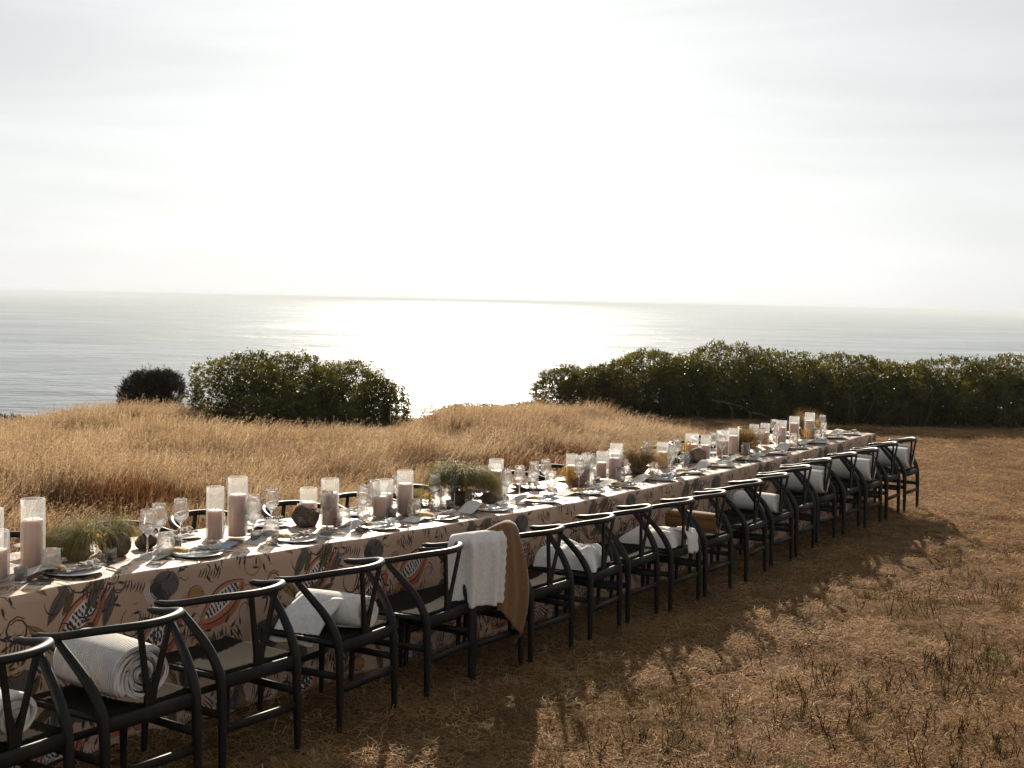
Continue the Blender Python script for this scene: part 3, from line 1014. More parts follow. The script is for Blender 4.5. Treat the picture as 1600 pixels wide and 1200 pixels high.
def cloth_print():
    Wp, Hp = 1200, 1008
    img = np.zeros((Hp, Wp, 3), np.float32)
    base = np.array([0.48, 0.32, 0.23])
    yy, xx = np.mgrid[0:Hp, 0:Wp]
    img[:] = base * (1 + 0.05 * vnoise(xx / Wp * 4, yy / Hp * 3, 51))[..., None]
    sc = Wp / TILE_U
    r = np.random.default_rng(5)

    def win(cx, cy, rad):
        i0, i1 = int((cx - rad) * sc) - 2, int((cx + rad) * sc) + 3
        j0, j1 = int((cy - rad) * sc) - 2, int((cy + rad) * sc) + 3
        I, J = np.meshgrid(np.arange(i0, i1), np.arange(j0, j1))
        return I, J, I / sc - cx, J / sc - cy

    def blend(I, J, a, col):
        a = np.clip(a, 0, 1)[..., None]
        jj, ii = J % Hp, I % Wp
        img[jj, ii] = img[jj, ii] * (1 - a) + np.array(col) * a

    def ell(cx, cy, a, b, rot, col, soft=0.0012, alpha=1.0, wob=0.0):
        I, J, X, Y = win(cx, cy, max(a, b) * 1.25)
        c, s = math.cos(rot), math.sin(rot)
        u, v = X * c + Y * s, -X * s + Y * c
        th = np.arctan2(v / b, u / a)
        k = 1 + wob * np.sin(3 * th + cx * 40) + wob * 0.6 * np.sin(5 * th + cy * 50)
        d = (np.sqrt((u / a) ** 2 + (v / b) ** 2) - k) * min(a, b)
        blend(I, J, (0.5 - d / soft) * alpha, col)

    def lens(cx, cy, a, b, rot, col, soft=0.0012, alpha=1.0):
        """pointed leaf or fruit shape"""
        I, J, X, Y = win(cx, cy, a * 1.1)
        c, s = math.cos(rot), math.sin(rot)
        u, v = X * c + Y * s, -X * s + Y * c
        t = np.clip(1 - (u / a) ** 2, 0, 1)
        d = np.abs(v) - b * t
        d = np.where(np.abs(u) > a, 1, d)
        blend(I, J, (0.5 - d / soft) * alpha, col)

    def stroke(pts, w, col, alpha=1.0):
        pts = np.array(pts)
        c = pts.mean(0); rad = np.abs(pts - c).max() + w * 2
        I, J, X, Y = win(c[0], c[1], rad)
        X = X + c[0]; Y = Y + c[1]
        best = np.full(X.shape, 9.0)
        n = len(pts) - 1
        for k in range(n):
            a, b = pts[k], pts[k + 1]
            ab = b - a; L2 = (ab ** 2).sum() + 1e-12
            t = np.clip(((X - a[0]) * ab[0] + (Y - a[1]) * ab[1]) / L2, 0, 1)
            dd = np.hypot(X - a[0] - t * ab[0], Y - a[1] - t * ab[1])
            q = (k + t) / n
            best = np.minimum(best, dd - w * 0.5 * (0.35 + 0.65 * np.sin(np.pi * np.clip(q, .06, .94))))
        blend(I, J, (0.5 - best / 0.0012) * alpha, col)

    INK, OLV, CORAL, OCH, WHT, GRY = (0.035, 0.027, 0.025), (0.11, 0.085, 0.032), (0.40, 0.115, 0.06), (0.34, 0.19, 0.05), (0.62, 0.57, 0.53), (0.105, 0.085, 0.075)

    def papaya(cx, cy, rot, k=1.0):
        lens(cx + .012 * math.sin(rot), cy - .018, .135 * k, .062 * k, rot, CORAL)
        lens(cx, cy, .125 * k, .052 * k, rot, (0.46, 0.17, 0.095))
        for s_ in (-1, 1):
            pts = [(cx + (u * math.cos(rot) - s_ * .056 * k * (1 - (u / (.13 * k)) ** 2) * math.sin(rot)),
                    cy + (u * math.sin(rot) + s_ * .056 * k * (1 - (u / (.13 * k)) ** 2) * math.cos(rot))) for u in np.linspace(-.13 * k, .13 * k, 9)]
            stroke(pts, .007, INK)
        lens(cx, cy + .004, .105 * k, .034 * k, rot, WHT)
        for i in range(11):
            for j in (-1, 0, 1):
                u = (-0.085 + i * 0.017) * k
                v = j * .019 * k * (1 - (u / (.105 * k)) ** 2)
                ex, ey = cx + u * math.cos(rot) - v * math.sin(rot), cy + .004 + u * math.sin(rot) + v * math.cos(rot)
                ell(ex + r.normal(0, .0015), ey + r.normal(0, .0015), .0088 * k, .0045 * k, rot + 1.35 + r.normal(0, .15), INK)

    def leaf(cx, cy, L, rot, col):
        lens(cx, cy, L, L * .3, rot, col, alpha=.92)
        stroke([(cx - L * math.cos(rot), cy - L * math.sin(rot)), (cx, cy + .004), (cx + L * math.cos(rot), cy + L * math.sin(rot))], .004, INK)

    def hatch(cx, cy, rot, n, L, gap):
        for i in range(n):
            ox = (i - n / 2) * gap
            x_, y_ = cx + ox * math.cos(rot), cy + ox * math.sin(rot)
            l2 = L * r.uniform(.6, 1.1)
            a = rot + 1.35 + r.normal(0, .12)
            stroke([(x_ - l2 / 2 * math.cos(a), y_ - l2 / 2 * math.sin(a)), (x_ + .004, y_), (x_ + l2 / 2 * math.cos(a), y_ + l2 / 2 * math.sin(a))], .0065, INK)

    def curl(cx, cy, rr, a0, a1, w, col):
        stroke([(cx + rr * (1 - .25 * t) * math.cos(a0 + (a1 - a0) * t), cy + rr * (1 - .25 * t) * math.sin(a0 + (a1 - a0) * t)) for t in np.linspace(0, 1, 12)], w, col)

    def bulb(cx, cy, rr):
        ell(cx, cy, rr, rr * .8, .3, GRY, wob=.05)
        for i in range(9):
            curl(cx, cy, rr * (.35 + .09 * i), 2.2 + .06 * i, 4.6 + .05 * i, .0055, INK)
        for i in range(5):
            curl(cx - .02, cy - .01, rr * (.7 + .13 * i), 2.6, 4.2, .004, WHT)

    def round_fruit(cx, cy, rr):
        ell(cx, cy, rr, rr * .75, .2, CORAL, wob=.05); ell(cx + .004, cy + .01, rr * .72, rr * .5, .2, OCH, wob=.06)
        curl(cx, cy, rr * 1.02, .2, 6.0, .005, INK)

    def sprig(cx, cy, rot, n=6):
        for i in range(n):
            a = rot + r.normal(0, .5); d = r.uniform(.01, .07)
            x_, y_ = cx + d * math.cos(a + i), cy + d * math.sin(a + i)
            ell(x_, y_, .016, .0055, a, INK, alpha=.9)
            stroke([(x_, y_), (x_ + .02 * math.cos(a), y_ + .02 * math.sin(a)), (x_ + .035 * math.cos(a + .3), y_ + .035 * math.sin(a + .3))], .003, INK)

    for cx, cy, a in ((.20, .80, .62), (.52, .88, .58), (.95, .42, .70), (.36, .30, .5), (1.08, .93, .65), (.05, .55, .7), (.70, .20, .55)):
        papaya(cx, cy, a, r.uniform(.9, 1.1))
    for cx, cy in ((.36, .62), (.80, .72), (.12, .16), (.98, .10), (.60, .45), (1.15, .62), (.22, .98)):
        bulb(cx, cy, r.uniform(.055, .085))
    for cx, cy in ((.38, .92), (.68, .58), (1.12, .64), (.10, .48), (.55, .10)):
        round_fruit(cx, cy, r.uniform(.035, .05))
    for i in range(54):
        leaf(r.uniform(0, TILE_U), r.uniform(0, TILE_V), r.uniform(.03, .085), r.uniform(0, 3.1), (OLV, OLV, GRY, (0.22, 0.15, 0.05))[i % 4])
    for i in range(44):
        hatch(r.uniform(0, TILE_U), r.uniform(0, TILE_V), r.uniform(-.3, .9), r.integers(4, 9), r.uniform(.04, .10), .015)
    for i in range(56):
        sprig(r.uniform(0, TILE_U), r.uniform(0, TILE_V), r.uniform(0, 6.28))
    for i in range(80):
        curl(r.uniform(0, TILE_U), r.uniform(0, TILE_V), r.uniform(.02, .07), r.uniform(0, 6), r.uniform(3, 9), r.uniform(.004, .009), (INK, OCH, GRY, INK)[i % 4])
    for i in range(12):
        cx, cy = r.uniform(0, TILE_U), r.uniform(0, TILE_V)
        stroke([(cx + .016 * q, cy + .012 * math.sin(q * 2.4)) for q in range(7)], .004, INK)
    im = bpy.data.images.new('cloth_print', Wp, Hp, alpha=False, float_buffer=True)
    im.colorspace_settings.name = 'Linear Rec.709'
    px = np.ones((Hp, Wp, 4), np.float32); px[..., :3] = np.clip(img, 0, 1)
    im.pixels.foreach_set(px.ravel())
    im.update(); im.pack()
    return im


def cloth_material():
    m, nt, out = mat_new('printed_cotton')
    p = N(nt, 'ShaderNodeBsdfPrincipled')
    uv = N(nt, 'ShaderNodeUVMap'); uv.uv_map = 'UVMap'
    tx = N(nt, 'ShaderNodeTexImage'); tx.image = cloth_print(); tx.extension = 'REPEAT'
    nt.links.new(uv.outputs['UV'], tx.inputs['Vector'])
    nt.links.new(tx.outputs['Color'], p.inputs['Base Color'])
    p.inputs['Roughness'].default_value = 0.58
    p.inputs['Specular IOR Level'].default_value = 0.38
    p.inputs['Sheen Weight'].default_value = 0.0
    _, f = noise_col(nt, (0, 0, 0), (1, 1, 1), 7, 4, stretch=(1, 1, 0.3))
    nt.links.new(bump(nt, f, 0.25, 0.012), p.inputs['Normal'])
    nt.links.new(p.outputs['BSDF'], out.inputs['Surface'])
    return m


# the cloth: one sheet, top and falling sides
ds = 0.04
ss = np.linspace(S0, S1, int((S1 - S0) / ds) + 1)
no = 24
os_ = np.linspace(0, -TW, no + 1)
CV, CUV, CF = [], [], []


def top_z(s, o):
    return TZ + 0.0025 * float(vnoise(np.array(s * 1.3), np.array(o * 2.1), 61)) - 0.004 * (abs(o + TW / 2) / (TW / 2)) ** 6


for i, s in enumerate(ss):
    for j, o in enumerate(os_):
        CV.append(P(s, o + edge(s), top_z(s, o))); CUV.append((s / TILE_U, o / TILE_V))
nr = no + 1
for i in range(len(ss) - 1):
    for j in range(no):
        a = i * nr + j
        CF.append((a, a + nr, a + nr + 1, a + 1))
# perimeter, counter-clockwise from the near-left corner along the near edge
per = [(i * nr, ss[i], 0.0, (0, 1)) for i in range(len(ss))]
per += [((len(ss) - 1) * nr + j, S1, os_[j], (1, 0)) for j in range(1, nr)]
per += [(i * nr + no, ss[i], -TW, (0, -1)) for i in range(len(ss) - 2, -1, -1)]
per += [(j, S0, os_[j], (-1, 0)) for j in range(no - 1, 0, -1)]
npm = len(per)
rows = [0.0, 0.012, 0.05, 0.12, 0.20, 0.29, 0.38, 0.47, 0.56, 0.64, 0.70, 0.735]
pleats = [(0.78, 0.06, 0.035), (0.92, 0.05, 0.04), (1.02, 0.05, 0.03), (3.28, 0.06, 0.03), (5.75, 0.06, 0.03), (8.2, 0.06, 0.03)]
prev = [q[0] for q in per]
tacc = np.cumsum([0] + [np.hypot(per[k][1] - per[k - 1][1], per[k][2] - per[k - 1][2]) for k in range(1, npm)])
nz1 = vnoise(tacc * 0.9, tacc * 0 + .2, 62); nz2 = vnoise(tacc * 2.6, tacc * 0 + .7, 63); nz3 = vnoise(tacc * 5.5, tacc * 0 + .1, 64)
for ri in range(1, len(rows) + 1):
    cur = []
    for k, (vi, s, o, d) in enumerate(per):
        if ri < len(rows):
            drop = rows[ri]
            q = drop / TZ
            outw = 0.006 + 0.012 * q + q * (0.028 * nz1[k] + 0.034 * nz2[k]) + 0.016 * q * nz3[k]
            for ps, pw, pa in pleats:
                if d == (0, 1) or d == (0, -1):
                    outw += pa * math.exp(-((s - ps) / pw) ** 2) * min(1, q * 2.2) * (0.6 + 0.4 * math.cos((s - ps) * 90))
            zz = TZ - drop
        else:                                          # hem lying on the ground
            outw = 0.05 + 0.035 * nz2[k] + 0.05 * max(0, nz1[k])
            zz = 0.006 + 0.006 * abs(nz3[k])
        # soften corners
        s2, o2 = s + d[0] * outw, o + d[1] * outw
        CV.append(P(s2, o2 + edge(min(s, S1)), zz + (0.004 * nz2[k] if ri < 3 else 0)))
        along = s if d[0] == 0 else (S1 + (0 - o) if d[0] > 0 else S0 + o)
        side = (rows[ri] if ri < len(rows) else 0.80)
        CUV.append((along / TILE_U, (o * (1 if d[1] <= 0 else 0) + (side if d[1] > 0 else -side)) / TILE_V))
        cur.append(len(CV) - 1)
    for k in range(npm):
        a, b = prev[k], prev[(k + 1) % npm]
        c, d_ = cur[(k + 1) % npm], cur[k]
        CF.append((a, d_, c, b))
    prev = cur
me = bpy.data.meshes.new('tablecloth')
me.from_pydata([tuple(v) for v in CV], [], CF)
smooth(me)
uvl = me.uv_layers.new(name='UVMap')
lv = np.zeros(len(me.loops), np.int32); me.loops.foreach_get('vertex_index', lv)
uvl.data.foreach_set('uv', (np.array(CUV, np.float32) * np.array([1, -1], np.float32) / PRINT_SCALE)[lv].ravel())
me.materials.append(cloth_material())
tag(new_obj('tablecloth', me), 'floor-length blush tablecloth printed with papayas and leaves', 'tablecloth')

# the table under it
tb = empty('dining_table', P((S0 + S1) / 2, -TW / 2, 0))
tag(tb, 'very long dining table hidden under the printed cloth', 'table')
mb = MB()
tv = []
for s in np.linspace(S0 + 0.03, S1 - 0.03, 40):
    for o in (-0.03, -TW + 0.03):
        for z in (TZ - 0.04, TZ - 0.016):
            tv.append(P(s, o + edge(s), z) - tb.location)
tf = []
for i in range(39):
    a = i * 4
    tf += [(a, a + 4, a + 5, a + 1), (a + 2, a + 3, a + 7, a + 6), (a + 1, a + 5, a + 7, a + 3), (a, a + 2, a + 6, a + 4)]
tf += [(0, 1, 3, 2), (156, 158, 159, 157)]
new_obj('table_top', mesh_np('table_top', tv, tf, M['hidden_wood'], False), tb)
leg_me = MB().box((0, 0, 0.35), (0.06, 0.06, 0.70)).mesh('table_leg', M['hidden_wood'], False)
for s in np.arange(S0 + 0.2, S1, 2.1):
    for o in (-0.15, -TW + 0.15):
        new_obj('leg', leg_me, tb, P(s, o + edge(s), -0.005) - tb.location)

# ------------------------------------------------------------------ chairs
# local frame: +y towards the table, x sideways, origin on the ground under the seat
RAIL_R, RAIL_C = 0.262, 0.015


def rail_point(t):
    """t from -1 (one arm tip) through 0 (middle of the back) to 1"""
    arc = RAIL_R * math.pi / 2
    L = arc + 0.095
    d = abs(t) * L
    sg = 1 if t >= 0 else -1
    if d <= arc:
        a = d / RAIL_R
        x, y = RAIL_R * math.sin(a), RAIL_C - RAIL_R * math.cos(a)
    else:
        x, y = RAIL_R + 0.10 * (d - arc), RAIL_C + (d - arc)
    q = min(1.0, (y - (RAIL_C - RAIL_R)) / 0.34)
    z = 0.742 - 0.052 * (q * q * (3 - 2 * q))
    return Vector((sg * x, y, z))


def build_chair_meshes():
    ms = {}
    # crescent top rail
    n = 40
    pts, rad = [], []
    for i in range(n + 1):
        t = -1 + 2 * i / n
        pts.append(rail_point(t))
        e = 1 - abs(t)
        k = 1.0 if e > 0.03 else 0.55 + 0.45 * e / 0.03
        rad.append(((0.0155 + 0.004 * (1 - abs(t))) * k, (0.0148 + 0.002 * (1 - abs(t))) * k))
    ms['top_rail'] = MB().sweep(pts, rad, 12).mesh('top_rail', M['chair'])
    # back leg, bowed forward to carry the arm
    for nm, sg in (('rear_leg_a', -1), ('rear_leg_b', 1)):
        p = [(0.222, -0.238, 0), (0.219, -0.236, 0.20), (0.219, -0.228, 0.38), (0.222, -0.208, 0.46), (0.232, -0.155, 0.545), (0.247, -0.085, 0.62), (0.257, -0.030, 0.672), (0.261, -0.004, 0.703)]
        rr = [0.0140, 0.0180, 0.0210, 0.0215, 0.0200, 0.0180, 0.0155, 0.0135]
        pts = catmull([(sg * a, b, c) for a, b, c in p], 4)
        ms[nm] = MB().sweep(pts, lerp_list(rr, 4), 10, up=(0, 1, 0)).mesh('leg', M['chair'])
        p = [(0.238, 0.222, 0), (0.234, 0.216, 0.16), (0.230, 0.210, 0.30), (0.226, 0.205, 0.437)]
        rr = [0.0115, 0.0160, 0.0185, 0.0165]
        pts = catmull([(sg * a, b, c) for a, b, c in p], 3)
        ms['front' + nm[4:]] = MB().sweep(pts, lerp_list(rr, 3), 10, up=(0, 1, 0)).mesh('leg', M['chair'])
    # Y shaped splat
    out = [(-.024, 0), (.024, 0), (.027, .05), (.041, .12), (.082, .312), (.061, .312), (.021, .125), (0, .072), (-.021, .125), (-.061, .312), (-.082, .312), (-.041, .12), (-.027, .05)]
    yz = lambda h: (-0.216 - 0.028 * (h / .312), 0.424 + h)
    V = []
    for th in (-.007, .007):
        for x, h in out:
            y, z = yz(h)
            V.append((x, y + th, z))
    k = len(out)
    Fs = [tuple(range(k)), tuple(reversed(range(k, 2 * k)))] + [(i, i + k, (i + 1) % k + k, (i + 1) % k) for i in range(k)]
    bm = bmesh.new()
    bv = [bm.verts.new(v) for v in V]
    for f_ in Fs: bm.faces.new([bv[i] for i in f_])
    bm.normal_update()
    bmesh.ops.triangulate(bm, faces=[f for f in bm.faces if len(f.verts) > 4])
    bmesh.ops.recalc_face_normals(bm, faces=bm.faces)
    me_ = bpy.data.meshes.new('splat'); bm.to_mesh(me_); bm.free(); me_.materials.append(M['chair'])
    ms['splat'] = me_
    # rails and stretchers
    ms['rear_seat_rail'] = MB().sweep([(-.208, -.228, .398), (0, -.2285, .398), (.208, -.228, .398)], (0.0095, 0.029), 14).mesh('seat_rail', M['chair'])
    ms['front_seat_rail'] = MB().sweep([(-.215, .207, .418), (.215, .207, .418)], 0.014, 8).mesh('seat_rail', M['chair'])
    ms['side_seat_rail_a'] = MB().sweep([(-.216, -.212, .415), (-.226, .195, .418)], 0.013, 8).mesh('seat_rail', M['chair'])
    ms['side_seat_rail_b'] = MB().sweep([(.216, -.212, .415), (.226, .195, .418)], 0.013, 8).mesh('seat_rail', M['chair'])
    ms['rear_stretcher'] = MB().sweep([(-.210, -.236, .205), (0, -.236, .205), (.210, -.236, .205)], (0.008, 0.019), 12).mesh('stretcher', M['chair'])
    ms['front_stretcher'] = MB().sweep([(-.222, .214, .215), (0, .214, .215), (.222, .214, .215)], (0.008, 0.017), 12).mesh('stretcher', M['chair'])
    ms['side_stretcher_a'] = MB().sweep([(-.219, -.225, .265), (-.231, .205, .265)], (0.008, 0.018), 12).mesh('stretcher', M['chair'])
    ms['side_stretcher_b'] = MB().sweep([(.219, -.225, .265), (.231, .205, .265)], (0.008, 0.018), 12).mesh('stretcher', M['chair'])

    # woven seat, dished, edges rolled over the rails
    def seat(a, b):
        u, v = a * 2 - 1, b * 2 - 1
        hw = 0.215 + 0.017 * (v + 1) / 2
        x, y = u * (hw + 0.012), -0.212 + (v + 1) / 2 * 0.425
        e = max(abs(u), abs(v))
        z = 0.436 - 0.014 * (1 - u * u) * (1 - v * v) + 0.0015 * math.cos(abs(abs(u) - abs(v)) * 40)
        if e > 0.93: z -= (e - 0.93) / 0.07 * 0.026
        return (x, y, z)
    ms['seat'] = MB().grid(seat, 28, 28).mesh('seat', M['cord'])
    return ms


CH = build_chair_meshes()
PART = {'rear_leg_a': 'leg', 'rear_leg_b': 'leg', 'front_leg_a': 'leg', 'front_leg_b': 'leg'}


def part_name(k):
    if 'leg' in k: return 'leg'
    if 'seat_rail' in k: return 'seat_rail'
    if 'stretcher' in k: return 'stretcher'
    return k


def chair(s, o, turn, label, group, far=False):
    """o: where the chair's middle stands, outward from the near table edge"""
    root = empty('dining_chair', P(s, o))
    # local +y points towards the table: that is -NN for the near row
    ang = math.atan2(-NN[1], -NN[0]) - math.pi / 2 + (math.pi if far else 0) + R(turn)
    root.rotation_euler = (0, 0, ang)
    tag(root, label, 'chair', group)
    for k, me_ in CH.items():
        new_obj(part_name(k), me_, root)
    return root


ORD = ['first', 'second', 'third', 'fourth', 'fifth', 'sixth', 'seventh', 'eighth', 'ninth', 'tenth', 'eleventh', 'twelfth', 'thirteenth',
       'fourteenth', 'fifteenth', 'sixteenth', 'seventeenth', 'eighteenth', 'nineteenth', 'twentieth']
NEAR_S = [-1.15, -0.52, 0.16, 0.94, 1.66, 2.15, 2.70, 3.36, 3.97, 4.53, 5.10, 5.88, 6.47, 7.12, 7.74, 8.33, 8.83, 9.46, 9.98]
NEAR_LEG_O = [0.82, 0.80, 0.71, 0.645, 0.61, 0.61, 0.625, 0.61, 0.57, 0.62, 0.62, 0.59, 0.58, 0.54, 0.51, 0.55, 0.60, 0.60, 0.64]
TURN = [2, -2, -2, 3, 4, -3, -2, 4, 1, -1, -1, 3, 0, 1, -1, 0, -1, 1, -1]
EXTRA = {0: ' with a fluffy white blanket', 1: ' holding a ribbed white roll', 3: ' holding a white rolled blanket', 5: ' with throws over its back',
         7: ' with a crumpled cream blanket', 9: ' with a cream blanket', 10: ' with a mustard roll', 12: ' with a white roll', 14: ' with a white roll',
         16: ' with a white roll', 18: ' with a white roll'}
near_chairs = []
for k, (s, lo, tn) in enumerate(zip(NEAR_S, NEAR_LEG_O, TURN)):
    lab = 'black round-back chair, %s from the left in the near row%s' % (ORD[k], EXTRA.get(k, ', seat empty'))
    near_chairs.append(chair(s, lo - 0.238, tn, lab, 'black chairs along the near side'))
FAR_S = [0.25, 0.95, 1.62, 2.35, 3.02, 3.7, 4.35, 5.0, 5.65, 6.3, 6.95, 7.55, 8.15, 8.75, 9.35, 9.9]
for k, s in enumerate(FAR_S):
    chair(s, -TW - 0.20 + 0.02 * math.sin(k * 2.3), 3 * math.sin(k * 1.7), 'black round-back chair, %s from the left on the far side of the table' % ORD[k],
          'black chairs along the far side', far=True)


# ------------------------------------------------------------------ blankets on the chairs
def roll_mesh(name, R0, L, turns, mat, seed, squash=0.9, tail=0.0):
    """a rolled blanket: spiral sheet with thickness, axis along local y"""
    r = np.random.default_rng(seed)
    th = R0 / (turns + 0.35)                   # sheet pitch
    n = int(turns * 22)
    prof_o, prof_i = [], []
    for i in range(n + 1):
        a = 2 * math.pi * turns * i / n
        rc = th * 0.35 + th * a / (2 * math.pi)
        wob = 1 + 0.03 * math.sin(a * 2.3 + seed) + 0.02 * math.sin(a * 5.1)
        for lst, ro in ((prof_o, rc + th * 0.40), (prof_i, rc - th * 0.40 + 0.002)):
            lst.append((math.cos(a) * ro * wob, math.sin(a) * ro * wob * squash))
    loop = prof_o + prof_i[::-1]
    m_ = len(loop)
    rows_ = [(-0.5, 0.93), (-0.485, 0.985), (-0.45, 1.0), (-0.25, 1.02), (0, 1.03), (0.25, 1.02), (0.45, 1.0), (0.485, 0.985), (0.5, 0.93)]
    V, Fs = [], []
    for q, (yy_, sc_) in enumerate(rows_):
        for i, (x, z) in enumerate(loop):
            jit = 0.012 * math.sin(i * 0.35 + seed) if q in (0, len(rows_) - 1) else 0
            V.append((x * sc_, yy_ * L + jit, z * sc_ + R0 * squash))
    for q in range(len(rows_) - 1):
        for i in range(m_):
            a, b = q * m_ + i, q * m_ + (i + 1) % m_
            Fs.append((a, b, b + m_, a + m_))
    # close the ends of the sheet between its two faces
    for q in (0, len(rows_) - 1):
        for i in range(n):
            a, b = q * m_ + i, q * m_ + i + 1
            c, d = q * m_ + (m_ - 1 - i - 1), q * m_ + (m_ - 1 - i)
            Fs.append((a, b, c, d) if q else (d, c, b, a))
    return mesh_np(name, V, Fs, mat)


def seat_place(ch, x, y, z=0.445):
    return ch.matrix_basis @ Vector((x, y, z))


def put_on_seat(name, me_, k, x, y, turn, label, cat, z=0.438, group=None, tilt=(0, 0)):
    ch = near_chairs[k]
    o = new_obj(name, me_)
    o.matrix_world = ch.matrix_basis @ Matrix.Translation((x, y, z)) @ Matrix.Rotation(R(turn), 4, 'Z') @ Matrix.Rotation(R(tilt[0]), 4, 'X') @ Matrix.Rotation(R(tilt[1]), 4, 'Y')
    tag(o, label, cat, group)
    return o


GB = 'rolled white blankets on the chair seats'
roll_a = roll_mesh('ribbed_roll', 0.118, 0.40, 3.6, M['towel_rib'], 1, 0.92)
roll_b = roll_mesh('white_roll', 0.088, 0.36, 3.0, M['towel'], 2, 0.9)
roll_c = roll_mesh('white_roll', 0.122, 0.40, 3.2, M['towel'], 3, 0.98)
roll_m = roll_mesh('mustard_roll', 0.085, 0.40, 3.4, M['mustard'], 4, 0.9)
roll_f = roll_mesh('fluffy_roll', 0.10, 0.36, 2.6, M['towel'], 5, 0.8)
put_on_seat('rolled_blanket', roll_f, 0, 0.02, -0.01, 6, 'fluffy white blanket on the leftmost near chair, cut by the picture edge', 'blanket', group=GB)
put_on_seat('rolled_blanket', roll_a, 1, -0.01, -0.01, -4, 'large ribbed white rolled blanket on the second near chair', 'blanket', group=GB)
put_on_seat('rolled_blanket', roll_b, 3, 0.03, -0.02, 5, 'white rolled blanket with a loose corner on the fourth near chair', 'blanket', group=GB)
put_on_seat('rolled_blanket', roll_m, 10, 0.0, -0.02, 3, 'mustard brown rolled blanket behind the cream one', 'blanket', group=GB)
for k, lab in ((12, 'low white rolled blanket on the thirteenth near chair'), (14, 'white rolled blanket on the fifteenth near chair'),
               (16, 'white rolled blanket on the seventeenth near chair'), (18, 'white rolled blanket on the last near chair at the table end')):
    put_on_seat('rolled_blanket', roll_b if k == 12 else roll_c, k, 0.0, -0.015, (k * 7) % 9 - 4, lab, 'blanket', group=GB)


# loose corner of the roll on the fourth chair, hanging towards the left front
def flap(a, b):
    x = -0.05 - 0.20 * a; y = 0.16 - 0.24 * b + 0.05 * a
    z = 0.13 - 0.12 * a - 0.16 * max(0, a - 0.55) ** 1.2 + 0.008 * math.sin(b * 9 + a * 3)
    return (x, y, z)


_roll3 = [o for o in C.objects if o.get('label', '').startswith('white rolled blanket with a loose corner')][0]
fl = MB().grid(flap, 14, 14).mesh('loose_corner', M['towel'])
fo = new_obj('loose_corner', fl, _roll3)
md = fo.modifiers.new('thickness', 'SOLIDIFY'); md.thickness = 0.010; md.offset = 0


def crumple(name, w, d, h, seed, mat):
    def fn(a, b):
        u, v = a * 2 - 1, b * 2 - 1
        prof = max(0.0, 1 - (abs(u) ** 3)) * max(0.0, 1 - abs(v) ** 3)
        nz = 0.5 + 0.32 * float(vnoise(np.array(u * .7), np.array(v * .7), seed)) + 0.16 * float(vnoise(np.array(u * 1.6), np.array(v * 1.6), seed + 1))
        z = h * prof ** 0.45 * (0.65 + 0.5 * nz)
        k = 1 + 0.07 * math.sin(7 * math.atan2(v, u) + seed)
        return (u * w * k, v * d * k, z)
    return MB().grid(fn, 36, 36).mesh(name, mat)


put_on_seat('crumpled_blanket', crumple('crumpled_blanket', 0.19, 0.20, 0.15, 81, M['towel']), 7, 0.0, 0.0, 8, 'crumpled cream blanket bundled on the eighth near chair', 'blanket', z=0.434)
cb = put_on_seat('crumpled_blanket', crumple('crumpled_blanket', 0.18, 0.20, 0.12, 91, M['towel']), 9, 0.0, 0.0, -5, 'cream blanket with a corner hanging over the tenth chair', 'blanket', z=0.434)


def hang(a, b):
    x = 0.02 + 0.13 * a + 0.01 * math.sin(b * 7)
    t = b
    y = -0.12 - 0.135 * min(1, t * 1.6)
    z = 0.105 - 0.02 * t - 0.17 * max(0, t - 0.5) * 1.6 + 0.008 * math.sin(a * 14)
    return (x, y, z)


ho = new_obj('hanging_corner', MB().grid(hang, 14, 16).mesh('hanging_corner', M['towel']), cb)
md = ho.modifiers.new('thickness', 'SOLIDIFY'); md.thickness = 0.008; md.offset = 0


# throws draped over the back of the sixth chair
def drape_mesh(name, t0, t1, inner, outer, mat, off, seed, lift=0.0, scal=0.0, point=0.0, nu=36, nv=44, bulge=0.0, narrow=0.0, fold_k=1.0):
    """cloth over the crescent rail: t0..t1 along the rail, hanging inner and outer lengths"""
    def fn(a, b):
        t = t0 + (t1 - t0) * (a * (1 - narrow * max(0, b - 0.3)) + 0.25 * narrow * max(0, b - 0.3))
        rp = rail_point(t)
        cdir = Vector((rp.x, rp.y - RAIL_C, 0)).normalized() if abs(rp.y - RAIL_C) > 1e-6 or rp.x else Vector((0, -1, 0))
        if rp.y > RAIL_C: cdir = Vector((1 if rp.x > 0 else -1, 0, 0))
        L = inner + outer
        out_len = outer
        if point:
            out_len = outer * (1 - point * (1 - a) ** 1.2)
        d = -inner + b * (inner + out_len)          # signed distance along the cloth from the rail top
        rr = 0.026 + off
        fold = fold_k * (0.25 + 0.75 * a if point else 1) * (0.016 * math.sin(a * 17 + seed) + 0.010 * math.sin(a * 31 + seed * 2)) * min(1, abs(d) / 0.15)
        arc = rr * math.pi / 2
        if abs(d) < arc:
            th = d / rr
            x = math.sin(th) * rr; z = math.cos(th) * rr
        else:
            x = math.copysign(rr, d); z = -(abs(d) - arc)
            x += math.copysign(0.03, d) * min(1, (abs(d) - arc) / 0.4) * (1 if d > 0 else -1.5)
        x += fold if d > 0 else 0.4 * fold
        if d > 0: x += bulge * a * a * math.sin(math.pi * min(1, d / max(out_len, 1e-3)))
        p = rp + cdir * x + Vector((0, 0, z + lift * math.exp(-((d + 0.04) / 0.12) ** 2) * math.sin(math.pi * min(1, max(0, a))) ** 0.7))
        if scal:
            p += Vector((math.cos(b * 60) * 0.0, 0, 0))
            if a > 0.97: p += (rail_point(t + 0.02) - rp) * (0.5 + 0.5 * math.sin(b * 62)) * scal
        if p.z < 0.03: p.z = 0.03
        return p
    me_ = MB().grid(fn, nu, nv).mesh(name, mat)
    return me_


